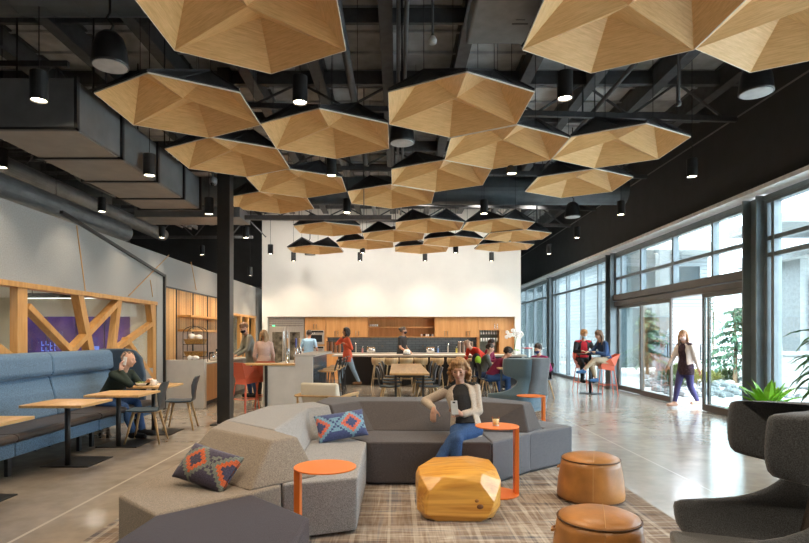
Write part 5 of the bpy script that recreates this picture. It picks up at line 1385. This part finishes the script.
onback('kitchen_tap', 'chrome swan-neck tap left of the centre on the back counter', 'tap', 356, (('spout', M['chrome'], fau),)); onback('kitchen_tap', 'chrome tap right of the toaster on the back counter', 'tap', 448, (('spout', M['chrome'], fau),))
toa = lambda b_: b_.b2(-.14, .14, -.09, .09, 0, .2)
for px, lab in ((371, 'chrome toaster left of the man at the island'), (430.5, 'chrome toaster right of the man at the island')): onback('toaster', lab, 'toaster', px, (('toaster_body', M['chrome'], toa), ('slots', M['black'], lambda b_: b_.b2(-.1, .1, -.03, .03, .2, .205)), ('end_cap', M['black'], lambda b_: (b_.b2(-.15, -.14, -.08, .08, .01, .18), b_.b2(.14, .15, -.08, .08, .01, .18)))))
for px, lab, c_ in ((438, 'blue and white soap bottle beside the right toaster', (.1, .2, .5)), (362.5, 'pink-topped bottle left of the left toaster', (.5, .2, .2)), (456.5, 'yellow-labelled bottle by the right dispensers', (.6, .5, .1))): onback('soap_bottle', lab, 'bottle', px, (('bottle_body', mat('bottle_%d' % px, c_, .3), can(.03, .16)), ('pump', M['paper'], lambda b_: b_.tube([(0, 0, .16), (0, 0, .22), (.03, 0, .22)], .008, 6))))
for px in (382.5, 423): 
    x = (px - CX) * (YF + .43) / F; tag(MB().b2(-.04, .04, -.012, 0, -.04, .04).build('socket_plate', M['black'], loc=(x, YF + .44, 1.13)), 'black socket on the navy tiles, %s of the man at the island' % ('left' if px < 400 else 'right'), 'socket')
# orchid
t = thing('orchid', 'white orchid in a pot at the right end of the island', 'plant', (3.35, 17.3, .91)) if False else thing('orchid', 'white orchid in a pot at the right end of the island', 'plant', (3.62, 17.3, .0))
MB().lathe([(.13, 0), (.13, .9), (.001, .9)], n=20).build('pot_stand', M['conc'], t)
MB().lathe([(.08, .9), (.11, 1.05), (.001, 1.04)], n=18).build('pot', M['paper'], t)
mb = MB(); mb.tube([(0, 0, 1.04), (.02, 0, 1.4), (-.05, 0, 1.62), (-.2, 0, 1.66)], .008, 6); mb.tube([(0, 0, 1.04), (.06, 0, 1.4), (.14, 0, 1.58), (.24, 0, 1.55)], .008, 6); mb.build('flower_stem', M['dgreen'], t)
mb = MB()
for q in range(17):
    a = q / 17; c = V(-.24 + a * .52, random.uniform(-.04, .04), 1.60 - abs(a - .4) * .2 + random.uniform(-.09, .07)); 
    for w in range(5): mb.ball(c + V(math.cos(w * 1.256) * .035, 0, math.sin(w * 1.256) * .035), (.028, .012, .028), 7, 5)
mb.build('blossoms', mat('petal_white', (.88, .86, .84), .5), t)
mb = MB(); [leaf(mb, (0, 0, 1.03), (math.cos(q), math.sin(q), .6), .2, .035, 1.6) for q in (0, 1.3, 2.6, 3.9, 5.2)]; mb.build('leaves', M['green'], t)

# ------------------------------------------------------------------ high table by the window
t = thing('high_table', 'tall round black café table by the window with laptops on it', 'table', (4.95, 14.35, 0))
MB().lathe([(.33, 1.0), (.34, 1.01), (.34, 1.025), (.33, 1.03)], n=32).build('table_top', M['black'], t); MB().tube([(0, 0, .01), (0, 0, 1.0)], .035, 14).build('post', M['black'], t, smooth=True); MB().lathe([(.27, 0), (.27, .01), (.05, .02), (.001, .02)], n=32).build('base_plate', M['black'], t)
t = thing('lunch_box', 'black and teal lunch box on the tall round table', 'lunch box', (4.93, 14.22, 1.03)); MB().b2(-.12, .12, -.07, .07, 0, .07).build('box', M['black'], t, bevel=.01); MB().b2(-.0, .12, -.075, .075, .005, .055).build('teal_side', mat('teal', (.03, .36, .36), .4), t)
tag(MB().b2(-.13, .13, -.09, .09, 0, .006).build('paper_sheet', M['paper'], loc=(5.0, 14.42, 1.03)), 'white paper lying on the tall round table', 'paper')
coral_stool('coral faceted bar stool under the woman in the navy sweater', (5.33, 14.15, 0), R(-95), h=.75)
coral_stool('coral faceted bar stool under the masked person facing the tall table', (4.98, 15.05, 0), R(2), h=.75)
# group table on the right
t = thing('dining_table', 'oak table where the group in coloured tops sits, right of the woman', 'table', (2.72, 14.2, 0)) 
MB().b2(-.38, .38, -1.3, 1.3, .705, .74).build('table_top', M['top'], t, bevel=.004)
for x in (-.3, .3):
    for y in (-1.2, 1.2): MB().b2(x - .02, x + .02, y - .02, y + .02, 0, .705).build('leg', M['black'], t)
ctree(sc0, (2.18, 13.4, 0), R(92), 'dark shell chair under the person in the maroon sweater')
ctree(sc0, (2.12, 14.25, 0), R(92), 'dark shell chair under the person with the green backpack')
ctree(sc0, (3.40, 13.25, 0), R(-60), 'dark shell chair under the masked person facing the blue wing chair')
# white outdoor-style table with red edge by far window
t = thing('tall_table', 'white and red topped tall table far down by the windows', 'table', (5.1, 21.0, 0)); MB().b2(-.35, .35, -.3, .3, 1.02, 1.05).build('table_top', M['paper'], t); MB().b2(-.36, -.10, -.31, .31, 1.018, 1.052).build('red_edge', mat('signal_red', (.6, .05, .04), .4), t); MB().tube([(0, 0, 0), (0, 0, 1.02)], .03, 10).build('post', M['paper'], t); MB().lathe([(.25, 0), (.25, .015), (.001, .02)], n=20).build('base', M['paper'], t)
SK = cl
navy = cl('navy_denim', (.04, .07, .17), n=(120, .35)); denim = cl('blue_denim', (.035, .078, .19), n=(120, .35)); dgr = cl('dark_green_fleece', (.025, .035, .028)); blk = cl('black_cloth', (.018, .018, .02)); 
lden = cl('light_denim', (.28, .38, .47)); redk = cl('brick_red_knit', (.66, .12, .06)); sky = cl('light_blue_cotton', (.26, .42, .60)); gry = cl('heather_grey', (.26, .27, .25)); pnk = cl('pale_pink_knit', (.66, .48, .42))
mar = cl('maroon_knit', (.22, .025, .07)); bred = cl('bright_red_jacket', (.60, .05, .03)); oat = cl('oatmeal_cardigan', (.50, .42, .34), n=(90, .15)); khk = cl('khaki', (.42, .33, .23)); tee = cl('dark_charcoal_tee', (.03, .03, .032))
nvy = cl('navy_sweater', (.03, .06, .14)); brn = cl('brown_shoe_leather', (.22, .12, .06), .5); bls = cl('blue_shoe', (.05, .12, .24)); wcl = cl('off_white_blazer', (.72, .62, .56)); flo = cl('dark_floral', (.05, .03, .04), n=(40, .9)); pur = cl('purple_trousers', (.065, .06, .16)); gt = cl('pale_sleeve', (.62, .62, .64))
mkb = cl('black_mask', (.02, .02, .03)); mkw = cl('light_blue_mask', (.55, .68, .78)); mkn = cl('navy_mask', (.03, .04, .12)); mkp = cl('pale_mask', (.80, .62, .58))
# ---- seated woman on the sofa
r0 = V(.72, 5.80, 0)
I = person('seated woman with curly light brown hair, beige cardigan and jeans looking at a phone', r0, face=-9, H=1.56, pz=.50, lean=-24, side=-9, twist=4, head=(-6, 14), sit=True, female=True,
    hands={-1: (-.34, .0, .70), 1: (-.05, .07, .655)}, eh={-1: (-.45, -1, .35), 1: (.9, -.3, -.8)},
    feet={-1: (-.09, .47, .08), 1: (-.30, .52, .20)}, kh={-1: (.0, 1, .5), 1: (-.3, 1, 1)}, hs=1.06,
    cloth={'trousers': (denim, .97, 'jeans'), 'shirt': (tee, .6, 'black_top'), 'jacket': (oat, 1.85, 'cardigan', -.06, .55), 'shoes': brn}, hair='curly', hairc=(.34, .19, .08), vox=.0085, curl=.55,
    handdir={-1: (-.05, .35, -1), 1: (-.75, .1, .45)})
w = I['WR'][1]
t = thing('smartphone', 'grey smartphone held up by the seated woman', 'phone', r0 + w + V(-.075, -.03, .075)); t.rotation_euler = (R(-25), 0, R(8))
MB().b2(-.037, .037, -.005, .005, -.075, .075).build('phone_body', mat('phone_grey', (.38, .38, .37), .4), t, bevel=.004); MB().b2(-.014, .014, -.007, -.004, .045, .06).build('camera_strip', M['darkglass'], t)
# ---- man at the booth
r0 = V(-4.27, 8.22, 0)
I = person('grey-haired man in a dark green jumper leaning on the booth table, phoning', r0, face=76, H=1.70, pz=.53, lean=36, head=(14, 8), sit=True,
    hands={-1: (-.12, .36, .965), 1: (.12, .62, .80)}, eh={-1: (-.2, .5, -1), 1: (.5, .2, -1)}, feet={-1: (-.13, .58, .09), 1: (.13, .52, .09)}, kh={-1: (-.1, .5, 1), 1: (.1, .5, 1)},
    cloth={'trousers': (denim, .97), 'shirt': (dgr, 1.93, 'jumper'), 'shoes': blk}, hair='crop', hairc=(.20, .14, .10), vox=.012, handdir={-1: (-.0, .0, 1)})
hp = I['hp']
mb = MB(); mb.box((0, 0, 0), (.012, .055, .12)); o = mb.build('smartphone', M['paper'], bevel=.004); o.location = r0 + hp(-.054, -.004, -.010); o.rotation_euler = (R(10), 0, R(76)); tag(o, 'white phone held against the ear of the man in the booth', 'phone')
# ---- man with black mask at coffee counter
I = person('man in a grey pullover and black mask pouring at the left coffee counter', V(-3.50, 13.55, 0), face=-55, H=1.80, lean=14, head=(12, 28), hands={-1: (-.12, .42, 1.04), 1: (.12, .42, 1.02)}, eh={-1: (-.3, -.2, -1), 1: (.3, -.2, -1)},
    feet={-1: (-.12, 0, .08), 1: (.12, -.05, .08)}, cloth={'trousers': (navy, .97), 'shirt': (gry, 1.9, 'pullover', True), 'shoes': blk}, hair='short', hairc=(.22, .12, .07), mask=mkb, vox=.015)
I = person('blonde woman in a pale pink top with her back turned behind the timber ledge', V(-3.07, 12.9, 0), face=190, H=1.60, female=True, head=(0, 0), hands={1: (.20, .16, .84), -1: (-.2, .16, .84)},
    cloth={'trousers': (blk, .97), 'shirt': (pnk, 1.7, 'top'), 'shoes': brn}, hair='long', hairc=(.36, .22, .11), vox=.015)
I = person('man in a light blue shirt standing at the wall ovens', V(-2.78, 17.6, 0), face=172, H=1.66, hands={-1: (-.26, .14, .95), 1: (.22, .25, 1.0)}, cloth={'trousers': (blk, .97), 'shirt': (sky, .8), 'shoes': blk}, hair='short', hairc=(.03, .02, .015), skin='skinb', vox=.017)
I = person('dark-haired woman in a brick red tunic striding past the bar stools', V(-1.44, 16.3, 0), face=-72, H=1.70, female=True, lean=2, head=(-10, -4), hands={-1: (-.16, .12, 1.44), 1: (.16, .12, 1.25)}, eh={-1: (-.4, .8, -1), 1: (.4, -.3, -1)},
    feet={-1: (-.04, .22, .09), 1: (.06, -.34, .12)}, cloth={'trousers': (lden, .93, 'jeans'), 'shirt': (redk, 1.85, 'tunic', True), 'shoes': brn}, hair='bob', hairc=(.02, .015, .015), skin='skinb', vox=.017)
I = person('man with a hair bun and dark apron standing behind the island', V(.14, 18.0, 0), face=62, H=1.76, head=(25, -6), hands={-1: (-.1, .24, .98), 1: (.12, .26, .98)}, cloth={'trousers': (blk, .97), 'shirt': (tee, .7, 'tee_and_apron', True), 'shoes': blk}, hair='bun', hairc=(.03, .02, .015), mask=mkb, vox=.016, skin='skinb')
t = thing('paper_bag', 'crumpled white bag on the island below the man with the bun', 'bag', (.30, 17.0, .91)); MB().ball((0, 0, .07), (.11, .09, .10), 8, 6).build('bag', M['paper'], t); MB().lathe([(.12, 0), (.12, .02), (.001, .02)], n=14).build('black_base', M['black'], t)
I = person('person in a bright red jacket bending over the end of the island', V(2.42, 15.7, 0), face=-55, H=1.66, lean=62, head=(-10, 45), hands={-1: (-.15, .55, .92), 1: (.15, .55, .92)}, eh={-1: (-.4, 0, -1), 1: (.4, 0, -1)}, cloth={'trousers': (blk, .97), 'shirt': (bred, 1.9, 'jacket', True), 'shoes': blk}, hair='crop', hairc=(.45, .30, .2), vox=.017)
I = person('person in a grey top with a green and black backpack at the group table', V(2.12, 14.2, 0), face=82, H=1.68, pz=.51, lean=20, head=(0, 10), sit=True, hands={-1: (-.15, .45, .80), 1: (.15, .45, .80)}, eh={-1: (-.5, 0, -1), 1: (.5, 0, -1)}, feet={-1: (-.12, .45, .09), 1: (.12, .45, .09)},
    cloth={'trousers': (navy, .97), 'shirt': (cl('mid_grey', (.16, .17, .17)), 1.9), 'shoes': blk}, hair='short', hairc=(.05, .03, .02), vox=.015)
t = thing('backpack', 'lime green and black backpack worn by the person at the group table', 'backpack', (2.00, 14.1, .74)); mb = MB(); mb.ball((0, 0, .12), (.12, .15, .19), 12, 8); mb.build('pack', tee, t, smooth=True); MB().ball((.02, -.10, .13), (.09, .07, .11), 10, 8).build('green_pocket', mat('lime', (.35, .65, .03), .6), t, smooth=True)
I = person('curly dark-haired person in a maroon sweater seated at the group table', V(2.20, 13.35, 0), face=84, H=1.74, pz=.50, lean=38, head=(-6, 34), sit=True, hands={-1: (-.05, .50, .80), 1: (.15, .50, .80)}, eh={-1: (-.5, 0, -1), 1: (.5, 0, -1)}, feet={-1: (-.14, .40, .09), 1: (.12, .5, .09)},
    cloth={'trousers': (denim, .97, 'jeans'), 'shirt': (mar, 1.93, 'sweater'), 'shoes': blk}, hair='thick', hairc=(.035, .022, .015), vox=.014)
I = person('short-haired person in dark red half hidden at the far side of the group table', V(2.52, 15.85, 0), face=60, H=1.68, pz=.60, lean=12, head=(0, 14), sit=True, hands={-1: (-.15, .4, .80), 1: (.15, .4, .80)}, feet={-1: (-.12, .35, .1), 1: (.12, .35, .1)},
    cloth={'trousers': (blk, .97), 'shirt': (mar, 1.9), 'shoes': blk}, hair='short', hairc=(.04, .025, .02), vox=.018)
I = person('person with dark curly hair, navy mask and maroon sleeves seated behind the blue wing chair', V(3.46, 13.3, 0), face=-48, H=1.66, pz=.51, lean=16, head=(0, 14), sit=True, hands={-1: (-.1, .36, .74), 1: (.15, .30, .62)}, eh={-1: (-.6, -.2, -1), 1: (.6, -.2, -1)}, feet={-1: (-.12, .42, .09), 1: (.14, .40, .09)},
    cloth={'trousers': (blk, .97), 'shirt': (cl('magenta_knit', (.33, .04, .14)), 1.9, 'sweater'), 'shoes': blk}, hair='thick', hairc=(.04, .02, .02), mask=mkn, vox=.015)
I = person('masked person with fair hair and a dark jacket over red, behind the tall table', V(4.98, 15.05, 0), face=0, H=1.68, pz=.84, lean=8, head=(8, 20), sit=True, hands={-1: (-.16, .42, 1.08), 1: (.16, .42, 1.08)}, eh={-1: (-.6, 0, -1), 1: (.6, 0, -1)}, feet={-1: (-.12, .36, .33), 1: (.12, .36, .33)},
    cloth={'trousers': (blk, .97), 'shirt': (cl('red_tee', (.45, .02, .03)), .6), 'jacket': (tee, 1.9, 'jacket', -.06, .5), 'shoes': blk}, hair='thick', hairc=(.42, .20, .07), mask=mkw, vox=.014)
I = person('woman in a navy sweater and khaki trousers with crossed legs on the coral stool', V(5.30, 14.12, 0), face=-74, H=1.66, female=True, pz=.85, lean=20, head=(-5, 22), sit=True, hands={-1: (-.05, .52, 1.07), 1: (.1, .42, 1.07)}, eh={-1: (-.5, 0, -1), 1: (.5, 0, -1)}, feet={-1: (-.05, .30, .40), 1: (-.02, .68, .62)}, kh={-1: (0, 1, .3), 1: (0, 1, .8)},
    cloth={'trousers': (khk, .8, 'trousers'), 'shirt': (nvy, 1.9, 'sweater'), 'shoes': bls}, hair='long', hairc=(.14, .07, .035), vox=.014)
I = person('masked woman in a pale blazer and purple trousers walking in through the glass door', V(5.93, 11.5, 0), face=-72, H=1.58, female=True, lean=3, head=(34, 0), hands={-1: (-.20, .26, .84), 1: (.22, -.12, .80)}, feet={-1: (-.03, .26, .10), 1: (.05, -.26, .13)}, kh={-1: (0, 1, 0), 1: (0, 1, 0)},
    cloth={'trousers': (pur, .90), 'shirt': (flo, .4, 'blouse', True), 'jacket': (wcl, 1.9, 'blazer', -.06, .62), 'shoes': cl('nude_shoe', (.55, .33, .24))}, hair='long', hairc=(.36, .20, .10), mask=mkp, vox=.012)
# ------------------------------------------------------------------ outside
struct(MB().b2(XW + .1, 60, -20, 70, -.25, -.03).build('ground', M['ground']))
def bldg(name, label, x0, x1, y0, y1, h, wallm, bays, z0=0, extra=None):
    t = thing(name, label, 'building', ((x0 + x1) / 2, y0, 0)); cx = (x0 + x1) / 2
    MB().b2(x0 - cx, x1 - cx, 0, y1 - y0, 0, h).build('wall', wallm, t)
    MB().b2(x0 - cx - .4, x1 - cx + .4, -1.6, y1 - y0, h, h + .35).build('roof_canopy', mat('pale_render', (.30, .33, .34), .7), t)
    for i, (a, b, zlo, zhi) in enumerate(bays):
        f = MB().b2(a - cx, b - cx, -.06, 0, zlo, zhi).build('window', mat('outside_dark_glass', (.03, .05, .06), .5, spec=.2), t)
        n = max(1, int((b - a) / 1.2)); mb = MB()
        for k in range(n + 1): xx = a - cx + (b - a) * k / n; mb.b2(xx - .04, xx + .04, -.1, -.06, zlo, zhi)
        mb.b2(a - cx, b - cx, -.1, -.06, zhi - .05, zhi + .02); mb.build('mullion', M['gun'], f)
    return t
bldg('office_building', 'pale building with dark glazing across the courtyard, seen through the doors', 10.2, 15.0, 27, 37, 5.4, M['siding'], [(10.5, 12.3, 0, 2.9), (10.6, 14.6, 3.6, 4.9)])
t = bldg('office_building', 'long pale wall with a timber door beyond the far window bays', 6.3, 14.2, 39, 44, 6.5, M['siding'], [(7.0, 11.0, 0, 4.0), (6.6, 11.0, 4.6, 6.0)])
MB().b2(2.75, 3.65, -.08, 0, 0, 3.1).build('timber_door', M['timber'], t)
t = bldg('office_building', 'pale pavilion with a grey column and glazing outside the right window', 12.6, 19.5, 17.5, 20.5, 3.9, mat('pale_render', (.30, .33, .34), .7), [(12.9, 14.6, .2, 3.3), (15.6, 18.8, .2, 3.3)])
for x in (10.9, 13.3): 
    c = struct(MB().b2(-.2, .2, -.2, .2, 0, 4.6 if x > 12 else 5.0).build('column_outside', mat('pale_blue_paint', (.14, .165, .18), .6), loc=(x, 16.0 if x > 12 else 23.0, -.03)))
t = tag(MB().b2(-2.6, 2.6, -1.3, 1.3, 0, .25).build('entrance_canopy', mat('soffit_grey', (.20, .22, .23), .6), loc=(13.0, 16.3, 4.55)), 'flat grey canopy outside carried by the square column', 'canopy')
mb = MB()
for k in range(6): mb.b2(-.9, .9, -.05, .05, .15 + k * .17, .25 + k * .17)
for x in (-.85, .85): mb.b2(x - .05, x + .05, -.08, .08, 0, 1.25)
t = tag(mb.build('slatted_screen', mat('screen_slat', (.20, .22, .23), .6), loc=(11.0, 14.9, -.03)), 'low grey slatted screen outside the right window', 'screen')
# white fence
t = thing('garden_fence', 'low white picket fence outside the far windows', 'fence', (8.2, 29.0, -.03)); mb = MB()
for k in range(22): mb.b2(-1.7 + k * .16, -1.62 + k * .16, -.02, .02, .05, 1.15)
mb.build('pickets', M['white'], t); mb = MB(); mb.b2(-1.75, 1.8, .02, .05, .3, .38); mb.b2(-1.75, 1.8, .02, .05, .9, .98); mb.build('rail', M['white'], t)
# rock bed: stuff
rnd = random.Random(3); mb = MB()
for k in range(620):
    y = rnd.uniform(13.5, 24.5); x = y * rnd.uniform(.44, .74)
    if x < 7.0: continue
    s = rnd.uniform(.05, .17); q = Matrix.Rotation(rnd.uniform(0, 6), 3, 'Z')
    mb.ball((x, y, .0), (s, s * rnd.uniform(.6, 1), s * .7), 6, 4, rot=q)
o = mb.build('pebble_bed', M['stone']); o['kind'] = 'stuff'; o['label'] = 'bed of pale grey boulders and gravel outside the glass doors'; o['category'] = 'rocks'
def shrub(name, label, loc, r, m, n=420, seed=1):
    t = thing(name, label, 'shrub', loc); rn = random.Random(seed); mb = MB()
    for i in range(n):
        v = V(rn.gauss(0, 1), rn.gauss(0, 1), abs(rn.gauss(0, 1))).normalized() * rn.uniform(.5, 1); p = V(v.x * r, v.y * r, v.z * r * .9 + .05)
        leaf(mb, p, (v.x + rn.uniform(-.4, .4), v.y + rn.uniform(-.4, .4), v.z + .3), r * .35, r * .05, .5, seg=2)
    mb.build('leaf_mass', m, t); MB().tube([(0, 0, 0), (0, 0, r * .6)], r * .06, 6).build('woody_stem', mat('bark', (.17, .11, .07), .8), t)
lg = mat('olive_leaf', (.13, .16, .06), .6, n=(8, .4)); yg = mat('yellow_leaf', (.32, .30, .08), .6, n=(8, .3)); gg = mat('sage_leaf', (.10, .14, .08), .6, n=(8, .3))
for i, (x, y, r, m_, lab) in enumerate(((8.9, 17.8, .55, lg, 'round olive shrub outside, left behind the tall table'), (8.05, 16.2, .32, gg, 'low sage shrub outside between the door leaves'), (9.3, 17.4, .42, yg, 'yellow-flowered shrub just left of the walking woman'), (10.2, 18.2, .35, yg, 'yellow shrub on the rocks right of the walking woman'), (10.9, 18.6, .42, lg, 'olive shrub under the weeping conifer'), (12.0, 18.0, .3, gg, 'small sage shrub right of the conifer near the column'))):
    shrub('garden_shrub', lab, (x, y, -.03), r, m_, seed=i)
def conifer(label, loc, h, seed):
    t = thing('weeping_conifer', label, 'tree', loc); rn = random.Random(seed)
    mb = MB(); mb.tube([(0, 0, 0), (.03, 0, h * .5), (-.04, 0, h)], [.07, .05, .015], 8); mb.build('trunk', mat('bark', (.17, .11, .07), .8), t)
    mb = MB()
    for i in range(44):
        z = h * (.18 + .8 * i / 44); a = rn.uniform(0, 2 * PI); L_ = (h * .46) * (1 - .78 * i / 44) * rn.uniform(.7, 1.15)
        d = V(math.cos(a), math.sin(a), .25); p = V(0, 0, z); seg = 9
        for k in range(seg):
            q = p + d * L_ / seg
            for w in range(7):
                dd = V(rn.gauss(0, 1), rn.gauss(0, 1), rn.uniform(-1.6, .1)).normalized(); leaf(mb, p, dd + d * .4, .16, .022, 1.1, seg=2)
            p = q; d = (d - V(0, 0, .11)).normalized()
    mb.build('foliage', mat('conifer_green', (.055, .12, .07), .6, n=(6, .35)), t)
conifer('blue-green weeping conifer outside the right door leaf', (10.8, 17.9, -.03), 2.5, 2)
conifer('smaller weeping conifer outside seen through the left door leaf', (9.6, 21.5, -.03), 2.6, 5)
# distant hedge / trees
for i, (x, y, h) in enumerate(((17.5, 40, 5), (22, 39, 6), (27, 36, 5.5))):
    conifer('distant pale tree beyond the courtyard, %s' % ('nearest to the office building', 'middle one', 'farthest right')[i], (x, y, -.03), h, 20 + i)

# ------------------------------------------------------------------ light and camera
for i, (x, y, z) in enumerate(PENLOC): spot((x, y, z - .012), 70 if y < 16 else 60)
for (x, y) in ((-1.5, 1.5), (1.5, 1.5), (-1.5, 3.0), (3.2, 2.6), (0, 4.0)): spot((x, y, 3.6), 70)  # unseen spots over the foreground, no pendants hang here
for x in (-3.3, -1.7, 0, 1.7, 3.3): spot((x, 18.45, 1.43 + .7) if False else (x, 17.2, 3.7), 75, col=(1, .86, .68), size=100)  # unseen downlights in front of the kitchen, no pendants hang here
for x in (-4.0, -2.4, -.8, .8, 2.4, 3.9): spot((x, 16.0, 5.2), 78, col=(1, .93, .84), size=110, rad=.35, rot=(R(58), 0, 0))  # added wall washers, unseen among the roof steel, to brighten the white wall
for k in range(6):      # under-cabinet strips of the kitchen
    l = bpy.data.lights.new('shelf_light', 'AREA'); l.shape = 'RECTANGLE'; l.size = .8; l.size_y = .04; l.energy = 2.2; l.color = (1, .8, .55)
    o = bpy.data.objects.new('shelf_light', l); COL.objects.link(o); o.location = (-2.0 + k * .85, YF + .2, 1.43)
for i, (y, x, L_) in enumerate(((5.2, -6.2, 1.6), (8.3, -6.9, 1.8), (10.9, -6.6, 1.5))):
    l = bpy.data.lights.new('meeting_light', 'AREA'); l.shape = 'RECTANGLE'; l.size = L_; l.size_y = .08; l.energy = 30; l.color = (1, .9, .75)
    o = bpy.data.objects.new('meeting_light', l); COL.objects.link(o); o.location = (x, y, 2.19)
for y in (12.0, 13.2, 14.4, 16.2, 17.6):  # unseen spots along the coffee counter side, no pendants hang here
    spot((-4.1, y, 3.0), 45, col=(1, .78, .5), size=110)
for y in (6.5, 8.0, 9.6, 11): spot((-4.2, y, 3.55), 30, col=(1, .85, .66), size=100)
s = bpy.data.lights.new('sun', 'SUN'); s.energy = 8; s.angle = R(2); s.color = (1, .96, .9)
so = bpy.data.objects.new('sun', s); COL.objects.link(so); so.rotation_euler = (R(28), R(-30), 0)
w = bpy.data.worlds.new('sky'); SC.world = w; w.use_nodes = True; bg = w.node_tree.nodes['Background']
bg.inputs[0].default_value = (.80, .90, 1.0, 1); bg.inputs[1].default_value = 4.2
cam = bpy.data.cameras.new('camera'); co = bpy.data.objects.new('camera', cam); COL.objects.link(co)
co.location = (0, 0, HC); co.rotation_euler = (R(90), 0, 0); cam.sensor_width = 36; cam.lens = F / 809 * 36
cam.shift_x = (404.5 - CX) / 809; cam.shift_y = (CY - 271.5) / 809; cam.clip_end = 200
SC.camera = co
SC.view_settings.view_transform = 'Standard'; SC.view_settings.look = 'None'; SC.view_settings.gamma = 1; SC.view_settings.exposure = 1.25
SC.view_settings.use_curve_mapping = False
cy = SC.cycles
cy.use_denoising = True; cy.denoiser = 'OPENIMAGEDENOISE'; cy.max_bounces = 8; cy.diffuse_bounces = 4; cy.glossy_bounces = 4; cy.transparent_max_bounces = 16; cy.transmission_bounces = 6
cy.sample_clamp_indirect = 6; cy.caustics_reflective = False; cy.caustics_refractive = False; cy.use_adaptive_sampling = False
